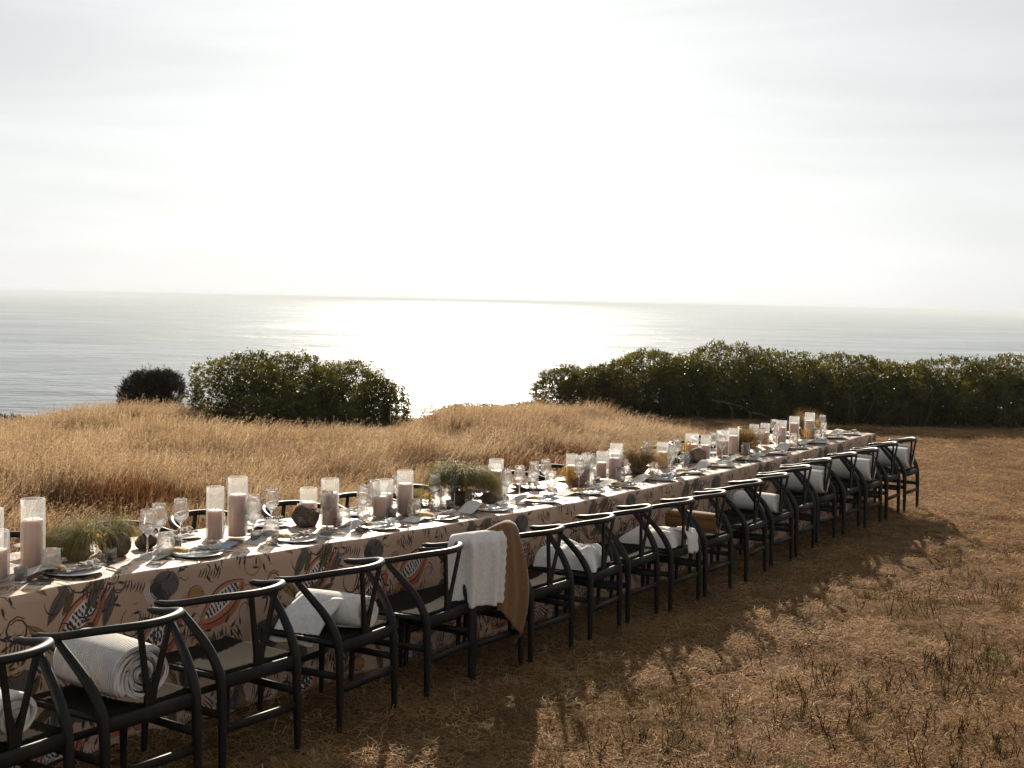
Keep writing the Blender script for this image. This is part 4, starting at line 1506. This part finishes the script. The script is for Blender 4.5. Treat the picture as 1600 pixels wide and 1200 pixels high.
def put_drape(name, me_, k, label):
    o = new_obj(name, me_)
    o.matrix_world = near_chairs[k].matrix_basis.copy()
    md = o.modifiers.new('thickness', 'SOLIDIFY'); md.thickness = 0.006; md.offset = 1
    tag(o, label, 'blanket', 'throws over the sixth near chair')
    return o


put_drape('draped_throw', drape_mesh('mustard_throw', -0.36, 0.58, 0.22, 0.70, M['mustard'], 0.002, 3, lift=0.085, point=0.6, bulge=0.10), 5, 'mustard brown throw draped over the back of the sixth chair')
put_drape('draped_throw', drape_mesh('cream_throw', -0.60, -0.07, 0.02, 0.43, M['towel'], 0.046, 1, lift=0.0, scal=0.8, narrow=0.22, fold_k=1.3), 5, 'cream scalloped throw hanging over the same chair as the mustard one')

# ------------------------------------------------------------------ things on the table
def on_table(s, o):
    """table point: o is measured inward from the near edge as a negative number"""
    if o < -0.45: o = -0.45 + (o + 0.45) * 0.62
    p = P(s, o + edge(s), top_z(s, o))
    p.z += 0.002
    return p


def put(name, me_, s, o, label, cat, group=None, rot=0.0, scale=None, parent=None):
    ob = new_obj(name, me_, parent, on_table(s, o), (0, 0, HEAD + R(rot)))
    if scale: ob.scale = scale
    return tag(ob, label, cat, group)


# hurricane glasses with pillar candles
def hurricane_meshes(rad, h, ch):
    g = MB().lathe([(0.001, 0.004), (rad * 0.92, 0.004), (rad - 0.001, 0.012), (rad, 0.03), (rad, h - 0.003), (rad - 0.0015, h), (rad - 0.0035, h - 0.002),
                    (rad - 0.0038, 0.03), (rad - 0.006, 0.016), (0.001, 0.014)], 32).mesh('hurricane_glass', M['hurricane'])
    cr = rad - 0.009
    c = MB().lathe([(0.0005, 0.016), (cr - 0.003, 0.016), (cr, 0.02), (cr, ch - 0.004), (cr - 0.003, ch), (cr * 0.6, ch - 0.002), (0.0005, ch - 0.004)], 32).mesh('pillar_candle', M['wax'])
    wk = MB().sweep([(0, 0, ch - 0.006), (0.001, 0, ch + 0.012)], 0.0014, 6).mesh('wick', M['wick'])
    return g, c, wk


HUR = {'tall': hurricane_meshes(0.052, 0.325, 0.235), 'tall2': hurricane_meshes(0.051, 0.278, 0.200), 'mid2': hurricane_meshes(0.045, 0.225, 0.140),
       'tall_low': hurricane_meshes(0.051, 0.248, 0.182), 'mid': hurricane_meshes(0.046, 0.285, 0.165),
       'short': hurricane_meshes(0.050, 0.215, 0.135), 'wide': hurricane_meshes(0.060, 0.24, 0.150)}
# s, o, size, words that place it
HUR_AT = [(-0.34, -0.40, 'mid', 'behind the first tall one at far left'), (-0.42, -0.26, 'short', 'short, at the far left picture edge'), (-0.21, -0.30, 'tall', 'tallest at the left, beside the grass pot'),
          (0.98, -0.40, 'mid', 'half filled, just left of a taller one'), (1.13, -0.39, 'tall', 'tall, right of the half filled one'),
          (1.83, -0.36, 'tall2', 'right of the boulder'), (1.80, -0.52, 'short', 'behind the one right of the boulder'),
          (2.55, -0.38, 'tall2', 'tall, left of the brown stone pot'), (2.46, -0.46, 'mid2', 'close behind the tall one by the brown pot'), (2.36, -0.42, 'short', 'short, left of the tall one by the brown pot'),
          (3.67, -0.46, 'tall2', 'right of the big round grass tuft'), (3.78, -0.60, 'mid2', 'behind the one right of the big tuft'),
          (4.92, -0.50, 'short', 'beside the yellow flower pot'), (4.86, -0.62, 'mid2', 'behind the yellow flower pot'),
          (5.38, -0.46, 'tall2', 'tallest of the middle trio'), (5.25, -0.40, 'tall_low', 'front of the middle trio'), (5.22, -0.52, 'mid2', 'left of the middle trio'),
          (6.32, -0.56, 'short', 'right of the golden tuft'), (6.95, -0.60, 'wide', 'behind the pink stone'), (7.05, -0.46, 'mid2', 'right of the pink stone'),
          (7.58, -0.42, 'tall_low', 'tall, left of the dark tuft'), (7.42, -0.46, 'wide', 'wide, left of the tall one by the dark tuft'),
          (8.65, -0.38, 'tall_low', 'tall, right of the dark tuft'), (8.45, -0.48, 'mid2', 'slim, just right of the dark tuft'), (8.28, -0.55, 'mid2', 'slim, behind the dark tuft'),
          (9.27, -0.32, 'tall2', 'tallest near the far end'), (9.10, -0.42, 'tall_low', 'left of the tallest near the far end'), (9.45, -0.40, 'short', 'short, beside the far stone bowl')]
for s, o, sz, where in HUR_AT:
    g, c, wk = HUR[sz]
    put('hurricane_glass', g, s, o, ('clear glass candle cylinder, ' + where), 'candle holder', 'hurricane candle cylinders on the table')
    cd = put('pillar_candle', c, s, o, ('blush pillar candle in the glass ' + where), 'candle', 'pillar candles on the table')
    new_obj('wick', wk, cd)

wine_me = MB().lathe([(0.0005, 0.0), (0.034, 0.0005), (0.0345, 0.0025), (0.020, 0.006), (0.0055, 0.012), (0.0038, 0.025), (0.0036, 0.085), (0.0050, 0.094), (0.014, 0.104),
                      (0.030, 0.122), (0.0405, 0.139), (0.0415, 0.145), (0.0385, 0.170), (0.0345, 0.200), (0.0318, 0.222), (0.0306, 0.222), (0.0334, 0.200),
                      (0.0374, 0.170), (0.0404, 0.145), (0.0394, 0.140), (0.0288, 0.1235), (0.010, 0.107), (0.0005, 0.104)], 28).mesh('wine_glass', M['glass'])
tumb_me = MB().lathe([(0.0005, 0.0), (0.027, 0.0), (0.031, 0.004), (0.038, 0.022), (0.0425, 0.045), (0.0425, 0.055), (0.0395, 0.085), (0.0352, 0.118), (0.0341, 0.118),
                      (0.0384, 0.085), (0.0413, 0.055), (0.0413, 0.045), (0.0365, 0.023), (0.029, 0.008), (0.0005, 0.007)], 28).mesh('tumbler', M['glass'])
WINE = [(0.43, -0.29, 'left of the first pair of candles, nearer one'), (0.62, -0.42, 'taller-looking one beside the grass pot'), (1.13, -0.28, 'in front of the tall candle'), (1.28, -0.42, 'behind the tall candle'),
        (1.75, -0.31, 'right of the boulder'), (2.42, -0.55, 'behind the short candle by the brown pot'), (2.98, -0.48, 'left one of the two by the big tuft'), (3.10, -0.40, 'right one of the two by the big tuft'),
        (3.62, -0.34, 'before the candle right of the big tuft'), (4.22, -0.52, 'left one of the two before the yellow flowers'), (4.40, -0.54, 'right one of the two before the yellow flowers'),
        (5.03, -0.58, 'back one between the candle groups'), (5.02, -0.50, 'front one between the candle groups'), (5.75, -0.40, 'right of the middle candle trio'), (6.20, -0.70, 'behind the candle right of the golden tuft'),
        (7.35, -0.56, 'left of the wide candle'), (8.05, -0.34, 'before the dark tuft'), (8.9, -0.62, 'near the far end'),
        (-0.05, -0.50, 'behind the tallest left candle'), (0.85, -0.55, 'on the far side left of the half filled candle'), (1.55, -0.60, 'on the far side left of the boulder'), (2.10, -0.34, 'between the boulder and the tall candle'),
        (2.70, -0.62, 'behind the brown stone pot'), (3.88, -0.40, 'right of the candle by the big tuft'), (4.60, -0.34, 'left of the yellow flower pot'), (5.55, -0.60, 'behind the middle candle trio'), (6.10, -0.32, 'right of the golden tuft'),
        (6.60, -0.56, 'left of the grey stone'), (7.15, -0.34, 'right of the pink stone'), (7.75, -0.60, 'behind the dark tuft pot'), (8.40, -0.32, 'right of the dark tuft pot'), (9.70, -0.34, 'beside the far stone bowl')]
for s, o, where in WINE:
    put('wine_glass', wine_me, s, o, 'clear stemmed wine glass, ' + where, 'glass', 'wine glasses on the table')
TUMB = [(-0.20, -0.19, 'beside the tallest left candle'), (0.47, -0.21, 'before the dark boulder at left'), (1.17, -0.19, 'before the tall candle pair'), (1.83, -0.26, 'before the candle right of the boulder'),
        (2.50, -0.27, 'before the candle by the brown pot'), (2.28, -0.50, 'left of the short candle by the brown pot'), (3.18, -0.32, 'before the big tuft'), (2.92, -0.42, 'beside the brown pot'),
        (4.88, -0.40, 'before the yellow flower pot'), (5.18, -0.31, 'before the middle candle trio'), (5.86, -0.36, 'before the golden tuft'), (6.55, -0.42, 'left of the pink stone'),
        (6.45, -0.62, 'behind the glass left of the pink stone'), (7.66, -0.33, 'before the tall candle by the dark tuft'), (8.72, -0.28, 'before the candle right of the dark tuft'),
        (9.30, -0.24, 'before the tallest far candle'), (9.95, -0.42, 'standing alone by the far table end'), (4.35, -0.66, 'on the far side before the yellow flowers'),
        (5.9, -0.72, 'on the far side behind the golden tuft'), (6.7, -0.74, 'on the far side behind the pink stone'), (3.95, -0.68, 'on the far side right of the big tuft'), (7.2, -0.68, 'on the far side left of the wide candle')]
for s, o, where in TUMB:
    put('tumbler', tumb_me, s, o, 'clear stemless glass, ' + where, 'glass', 'stemless glasses on the table')

votive_me = MB().lathe([(0.0005, 0.0), (0.023, 0.0), (0.0245, 0.004), (0.029, 0.062), (0.0275, 0.062), (0.0225, 0.008), (0.0005, 0.007)], 24).mesh('votive_glass', M['glass'])
votw_me = MB().lathe([(0.0005, 0.008), (0.0222, 0.008), (0.0252, 0.042), (0.012, 0.041), (0.0005, 0.043)], 24).mesh('votive_candle', M['white_wax'])
VOT = [(0.20, -0.28, 'before the stone grass pot at left'), (0.68, -0.36, 'beside the first wine glasses'), (1.72, -0.46, 'before the boulder'), (1.12, -0.25, 'behind the glass of the tall candle pair'),
       (2.40, -0.36, 'before the short candle by the brown pot'), (3.00, -0.36, 'before the big tuft'), (1.84, -0.31, 'between glass and candle right of the boulder'), (4.97, -0.40, 'by the yellow flower pot'),
       (-0.38, -0.16, 'at the left picture edge')]
for s, o, where in VOT:
    put('votive_glass', votive_me, s, o, 'small clear votive glass ' + where, 'votive', 'votives on the table')
    put('votive_candle', votw_me, s, o, 'white votive candle ' + where, 'candle', 'white votive candles')


# stones, pots and grass tufts
def rock_mesh(name, rx, ry, rz, seed, mat, flat=0.0, hollow=False):
    bm = bmesh.new()
    bmesh.ops.create_icosphere(bm, subdivisions=4, radius=1.0)
    r = np.random.default_rng(seed)
    dirs = r.normal(0, 1, (9, 3)); dirs /= np.linalg.norm(dirs, axis=1)[:, None]
    cut = r.uniform(0.72, 0.95, 9)
    co = np.array([v.co for v in bm.verts])
    for d, c in zip(dirs, cut):                     # chip flat facets off the ball
        h = co @ d
        co = np.where((h > c)[:, None], co - (h - c)[:, None] * d * 0.9, co)
    co = co * (1 + 0.05 * vnoise(co[:, 0] * 1.1 + co[:, 2], co[:, 1] * 1.1, seed) + 0.03 * vnoise(co[:, 0] * 2.7, co[:, 1] * 2.7 + co[:, 2] * 2, seed + 1))[:, None]
    co = co * np.array([rx, ry, rz])
    co[:, 2] = np.maximum(co[:, 2], -rz * 0.72)
    if hollow:
        rim = co[:, 2] > rz * 0.35
        d2 = np.hypot(co[:, 0] / rx, co[:, 1] / ry)
        co[:, 2] = np.where(rim, rz * 0.35 - np.clip(0.75 - d2, 0, 1) * rz * 0.9, co[:, 2])
    co[:, 2] += rz * 0.72
    for v, c in zip(bm.verts, co): v.co = c
    me_ = bpy.data.meshes.new(name); bm.to_mesh(me_); bm.free()
    me_.materials.append(mat); smooth(me_)
    return me_


def tuft_mesh(name, n, rad, length, droop, wind, seed, mat, width=0.0022, up=1.0, floor=-0.05):
    """a dense windblown mop of fine grass"""
    r = np.random.default_rng(seed)
    V, Fq = [], []
    segs = 6
    for b in range(n):
        a = r.uniform(0, 6.283); d0 = rad * 0.35 * math.sqrt(r.uniform())
        p = np.array([d0 * math.cos(a), d0 * math.sin(a), 0.0])
        out = r.uniform(0.15, 1.0)
        dirv = np.array([math.cos(a) * out + wind[0], math.sin(a) * out + wind[1], up * r.uniform(0.8, 1.3)])
        dirv /= np.linalg.norm(dirv)
        L = length * r.uniform(0.6, 1.1); st = L / segs
        fa = r.uniform(0, 3.14); wv = np.array([math.cos(fa), math.sin(fa), 0]) * width * 0.5
        base = len(V)
        for k in range(segs + 1):
            w = wv * (1 - 0.7 * k / segs)
            V.append(p - w); V.append(p + w)
            p = p + dirv * st
            dirv = dirv + np.array([wind[0] * 0.25, wind[1] * 0.25, -droop * (0.4 + 0.8 * k / segs)])
            dirv /= np.linalg.norm(dirv)
            if p[2] < floor: p[2] = floor
        for k in range(segs):
            q = base + 2 * k
            Fq.append((q, q + 1, q + 3, q + 2))
    return mesh_fast(name, np.array(V), np.array(Fq), mat)


def flowers_mesh(name, n, spread, h, seed, mat):
    r = np.random.default_rng(seed)
    mb = MB()
    for i in range(n):
        a, d = r.uniform(0, 6.283), spread * math.sqrt(r.uniform())
        c = Vector((d * math.cos(a), d * math.sin(a), h * r.uniform(0.35, 1.0)))
        mb.sweep([(c.x * .4, c.y * .4, 0), (c.x * .8, c.y * .8, c.z * .6), tuple(c)], 0.0009, 3, up=(1, .2, 0), cap=False)
        for k in range(7):
            d1 = Vector(r.normal(0, 1, 3)).normalized(); d2 = d1.cross(Vector(r.normal(0, 1, 3))).normalized()
            q = c + d1 * 0.007
            mb.add([q - d2 * .005, q + d1 * .006, q + d2 * .005, q - d1 * .003], [(0, 1, 2, 3)])
    return mb.mesh(name, mat, False)


def planted(s, o, label, pot, tuft=None, flowers=None, tz=0.05, cat='grass pot', rot=0, toff=(0, 0), foff=(0.05, -0.03)):
    root = empty('stone_pot', on_table(s, o), (0, 0, HEAD + R(rot)))
    tag(root, label, cat, 'stone pots with grasses on the table')
    if pot is not None: new_obj('pot', pot, root)
    if tuft is not None: new_obj('grass_tuft', tuft, root, (toff[0], toff[1], tz))
    if flowers is not None: new_obj('dried_flowers', flowers, root, (foff[0], foff[1], tz * 0.3))
    return root


# local axes of things on the table: x = out of the near side, y = along the table
planted(0.13, -0.42, 'rough stone pot with windblown green grass at the left end', rock_mesh('pot', .060, .060, .052, 1, M['rock_pink'], hollow=True),
        tuft_mesh('tuft', 1700, .14, .26, .95, (-.05, -.40), 2, M['tuft']), flowers_mesh('fl', 26, .06, .10, 3, M['flower']), tz=.055, foff=(0.02, .11))
put('boulder', rock_mesh('boulder', .075, .072, .074, 4, M['rock']), 0.33, -0.40, 'dark brown boulder beside the green grass pot at left', 'stone', 'stones on the table')
put('boulder', rock_mesh('boulder', .050, .060, .046, 5, M['rock']), 0.58, -0.48, 'small brown stone half hidden behind the first wine glasses', 'stone', 'stones on the table')
planted(0.36, -0.50, 'mossy gold grass mop on the dark boulder at left', None, tuft_mesh('tuft', 1500, .16, .16, 1.1, (.05, -.10), 6, M['tuft']), flowers_mesh('fl', 30, .07, .09, 7, M['flower']), tz=.09, cat='grass tuft')
put('boulder', rock_mesh('boulder', .085, .088, .072, 8, M['rock']), 1.78, -0.52, 'rough brown boulder standing alone between the candle groups', 'stone', 'stones on the table')
planted(2.72, -0.46, 'brown stone pot with short green grass', rock_mesh('pot', .070, .072, .060, 9, M['rock'], hollow=True),
        tuft_mesh('tuft', 420, .07, .10, .22, (0, -.1), 10, M['tuft']), flowers_mesh('fl', 22, .04, .10, 11, M['flower']), tz=.06, foff=(0.06, .10))
planted(3.28, -0.48, 'big round mop of green-gold grass in a brown stone pot', rock_mesh('pot', .085, .085, .075, 12, M['rock'], hollow=True),
        tuft_mesh('tuft', 3600, .24, .29, 1.05, (.02, .08), 13, M['tuft'], width=.003, up=1.15, floor=-.11), None, tz=.125)
put('boulder', rock_mesh('boulder', .055, .060, .046, 14, M['rock']), 3.47, -0.38, 'dark low stone right of the big round grass mop', 'stone', 'stones on the table')
planted(4.76, -0.44, 'small brown stone pot with yellow dried flowers', rock_mesh('pot', .060, .062, .058, 15, M['rock_pink'], hollow=True), None,
        flowers_mesh('fl', 70, .06, .13, 16, M['flower']), tz=.06, foff=(-.03, -.08))
planted(5.82, -0.50, 'shaggy golden grass tuft right of the middle candle trio', rock_mesh('pot', .075, .08, .06, 17, M['rock'], hollow=True),
        tuft_mesh('tuft', 2000, .15, .30, .60, (.05, -.05), 18, M['tuft_gold']), flowers_mesh('fl', 60, .06, .14, 19, M['flower']), tz=.06, foff=(.05, .22))
put('boulder', rock_mesh('boulder', .080, .085, .076, 20, M['rock_pink']), 6.85, -0.44, 'pinkish brown stone block in front of a wide candle', 'stone', 'stones on the table')
put('boulder', rock_mesh('boulder', .050, .060, .055, 21, M['rock_grey']), 6.72, -0.50, 'grey stone left of the pinkish block', 'stone', 'stones on the table')
planted(6.80, -0.62, 'yellow flower sprig behind the pinkish stone block', None, None, flowers_mesh('fl', 45, .05, .18, 22, M['flower']), cat='flowers')
planted(7.92, -0.48, 'dark shaggy grass tuft in a brown pot towards the far end', rock_mesh('pot', .085, .085, .075, 23, M['rock'], hollow=True),
        tuft_mesh('tuft', 2000, .14, .27, .60, (.0, .05), 24, M['tuft_gold']), flowers_mesh('fl', 50, .06, .13, 25, M['flower']), tz=.07, foff=(.03, .2))
planted(9.55, -0.46, 'reddish stone bowl with a grass tuft near the far end', rock_mesh('pot', .080, .10, .070, 26, M['rock'], hollow=True),
        tuft_mesh('tuft', 1400, .10, .24, .40, (.0, -.12), 27, M['tuft_gold']), flowers_mesh('fl', 60, .06, .13, 28, M['flower']), tz=.07, foff=(.04, .16))
planted(9.02, -0.30, 'yellow dried flowers between the far candles', None, None, flowers_mesh('fl', 45, .05, .12, 29, M['flower']), cat='flowers')

# place settings
plate_me = MB().lathe([(0.0005, 0.004), (0.075, 0.004), (0.085, 0.006), (0.128, 0.014), (0.132, 0.0165), (0.1305, 0.018), (0.084, 0.010), (0.0005, 0.008)], 40).mesh('plate', M['plate'])
plate_w = MB().lathe([(0.0005, 0.004), (0.075, 0.004), (0.085, 0.006), (0.118, 0.012), (0.122, 0.0145), (0.1205, 0.016), (0.084, 0.010), (0.0005, 0.008)], 40).mesh('plate', M['plate_white'])


def napkin_mesh(mat, seed, L=0.20, Wd=0.075):
    def fn(a, b):
        u, v = a * 2 - 1, b * 2 - 1
        w = Wd * (0.62 + 0.38 * a) * (1 + 0.08 * math.sin(9 * a + seed))
        x = u * L * 0.5 + 0.006 * math.sin(v * 5 + seed); y = v * w * 0.5 + 0.012 * math.sin(u * 3 + seed)
        z = 0.014 + 0.012 * (1 - v * v) ** 0.5 * (0.7 + 0.5 * math.sin(u * 4 + seed)) + 0.003 * math.sin(u * 17 + v * 3)
        return (x, y, max(0.008, z))
    mb = MB().grid(fn, 22, 12)
    # second, narrower fold lying across
    def fn2(a, b):
        u, v = a * 2 - 1, b * 2 - 1
        x = 0.03 + u * 0.055; y = -0.01 + v * 0.022 + 0.25 * u * 0.04
        return (x, y, 0.030 + 0.012 * (1 - v * v) + 0.003 * math.sin(u * 8 + seed))
    mb.grid(fn2, 12, 6)
    return mb


def napkin_parts(seed, mat):
    mb = napkin_mesh(mat, seed)
    n1 = 23 * 13
    v1, v2 = mb.v[:n1], mb.v[n1:]
    f1 = [f for f in mb.f if max(f) < n1]; f2 = [tuple(i - n1 for i in f) for f in mb.f if min(f) >= n1]
    return mesh_np('napkin', v1, f1, mat), mesh_np('napkin_fold', v2, f2, mat)


NAP = {'navy': napkin_parts(1, M['napkin_navy']), 'taupe': napkin_parts(2, M['napkin_grey']), 'white': napkin_parts(3, M['napkin_white'])}


def sheet_mesh(name, w, h, lift, mat, seed):
    def fn(a, b):
        u, v = a * 2 - 1, b
        z = 0.004 + lift * (math.sin(v * math.pi * 0.62) ** 1.5) + 0.004 * math.sin(a * 5 + seed) * v
        return (u * w * 0.5 + 0.02 * v * math.sin(seed), (v - 0.5) * h * (1 - 0.10 * lift / 0.05), max(0.0035, z))
    return MB().grid(fn, 10, 16).mesh(name, mat)


MENU = [sheet_mesh('menu_sheet', 0.115, 0.20, 0.055, M['paper'], 1), sheet_mesh('menu_sheet', 0.11, 0.19, 0.040, M['paper'], 2), sheet_mesh('menu_sheet', 0.115, 0.19, 0.015, M['paper'], 3)]
card_me = sheet_mesh('blue_card', 0.10, 0.15, 0.003, M['card_blue'], 4)


def bread_mesh(seed):
    r = np.random.default_rng(seed)
    def fn(a, b):
        u, v = a * 2 - 1, b * 2 - 1
        k = 1 + 0.12 * math.sin(3 * math.atan2(v, u) + seed)
        e = max(0, 1 - max(abs(u), abs(v)) ** 4)
        return (u * .050 * k, v * .034 * k, 0.010 + 0.018 * e ** .6 + 0.003 * math.sin(u * 11 + seed) * math.cos(v * 9))
    return MB().grid(fn, 12, 10).mesh('flatbread', M['bread'])


BREAD = [bread_mesh(k) for k in range(3)]
fork = MB().sweep(catmull([(0, -.10, .003), (0, -.03, .006), (0, .02, .010), (0, .045, .006)], 4), [(0.0055 - 0.0035 * min(1, i / 5), 0.0013) for i in range(13)], 8)
fork.add([(-.004, .040, .006), (.004, .040, .006), (.011, .055, .005), (.011, .066, .006), (-.011, .066, .006), (-.011, .055, .005)], [(0, 1, 2, 3, 4, 5)])
for k in range(4):
    x = -.0095 + k * .0063
    fork.beam((x, .064, .006), (x, .102, .011), 0.0028, 0.0016)
fork_me = fork.mesh('fork', M['steel'])
knife = MB().sweep([(0, -.11, .005), (0, -.06, .006), (0, .005, .005)], [(.006, .004), (.0075, .0045), (.005, .003)], 8)
knife.add([(-.006, .004, .004), (.008, .004, .004), (.0095, .06, .004), (.004, .11, .004), (-.006, .112, .004), (-.006, .004, .0056), (.008, .004, .0046), (.0095, .06, .0046), (.004, .11, .0046), (-.006, .112, .0056)],
          [(4, 3, 2, 1, 0), (5, 6, 7, 8, 9), (0, 1, 6, 5), (1, 2, 7, 6), (2, 3, 8, 7), (3, 4, 9, 8), (4, 0, 5, 9)])
knife_me = knife.mesh('knife', M['steel'])

r = random.Random(4)
kinds = ['navy', 'taupe', 'taupe', 'taupe', 'white', 'taupe', 'white', 'navy', 'taupe', 'taupe', 'navy', 'taupe', 'white', 'taupe', 'taupe', 'taupe', 'white', 'taupe', 'taupe']
NEARSET = [-0.86, -0.10, 0.62, 1.32, 2.02, 2.60, 3.18, 3.80, 4.42, 4.98, 5.56, 6.12, 6.72, 7.32, 7.92, 8.50, 9.05, 9.60, 10.05]
for k, s in enumerate(NEARSET):
    w = ORD[k] + ' near-side setting from the left'
    o0 = -0.165
    put('plate', plate_me if k % 3 else plate_w, s, o0, 'round plate at the ' + w, 'plate', 'plates along the near side')
    nm, fm_ = NAP[kinds[k]]
    colr = {'navy': 'navy striped', 'taupe': 'taupe', 'white': 'white'}[kinds[k]]
    npk = put('napkin', nm, s + 0.03, o0 + 0.015, '%s folded napkin on the plate of the %s' % (colr, w), 'napkin', 'napkins along the near side', rot=70 + r.uniform(-25, 25))
    npk.location.z += 0.008
    new_obj('fold', fm_, npk)
    b = put('flatbread', BREAD[k % 3], s - 0.075, o0 - 0.035, 'golden flatbread on the plate of the ' + w, 'bread', 'flatbreads along the near side', rot=r.uniform(0, 90))
    b.location.z += 0.012
    put('menu_sheet', MENU[k % 3], s - 0.17, o0 - 0.055 + r.uniform(-.02, .02), 'curled speckled paper menu left of the ' + w, 'menu', 'paper menus along the near side', rot=r.uniform(-40, 10))
    put('fork', fork_me, s - 0.165, o0 + 0.085, 'steel fork lying left of the ' + w, 'fork', 'forks along the near side', rot=90 + r.uniform(-12, 12))
    put('knife', knife_me, s + 0.165, o0 + 0.01, 'steel knife lying right of the ' + w, 'knife', 'knives along the near side', rot=90 + r.uniform(-10, 10))
put('blue_card', card_me, 0.93, -0.27, 'pale blue card under the half filled candle cylinder', 'card', rot=20)
for k, s in enumerate(FAR_S):
    w = ORD[k] + ' far-side setting from the left'
    o0 = -0.74
    put('plate', plate_w if k % 2 else plate_me, s, o0, 'round plate at the ' + w, 'plate', 'plates along the far side')
    nm, fm_ = NAP[('white', 'taupe', 'navy')[k % 3]]
    npk = put('napkin', nm, s, o0, '%s folded napkin on the plate of the %s' % (('white', 'taupe', 'navy striped')[k % 3], w), 'napkin', 'napkins along the far side', rot=r.uniform(-40, 40) + 70)
    npk.location.z += 0.008
    new_obj('fold', fm_, npk)
    put('tumbler', tumb_me, s + 0.20, o0 + 0.13, 'clear stemless glass by the ' + w, 'glass', 'stemless glasses along the far side')
    if k % 2 == 0:
        put('menu_sheet', MENU[k % 3], s - 0.18, o0 + 0.02, 'pale paper menu beside the ' + w, 'menu', 'paper menus along the far side', rot=180 + r.uniform(-30, 30))


# ------------------------------------------------------------------ sea haze: one closed slab of air
hz = MB().box((0, 119900, (-33.5 + 4.0) / 2), (420000, 240000, 37.5)).mesh('haze', None, False)
hm = bpy.data.materials.new('haze_air'); hm.use_nodes = True
hn = hm.node_tree; hn.nodes.clear()
ho_ = hn.nodes.new('ShaderNodeOutputMaterial')
pv = hn.nodes.new('ShaderNodeVolumePrincipled')
pv.inputs['Color'].default_value = (0.88, 0.95, 1.0, 1)
pv.inputs['Density'].default_value = 2.0e-4
pv.inputs['Anisotropy'].default_value = 0.0
hn.links.new(pv.outputs['Volume'], ho_.inputs['Volume'])
hz.materials.append(hm)
tag(new_obj('haze', hz), 'thin bright sea haze over the water', None, None, 'stuff')
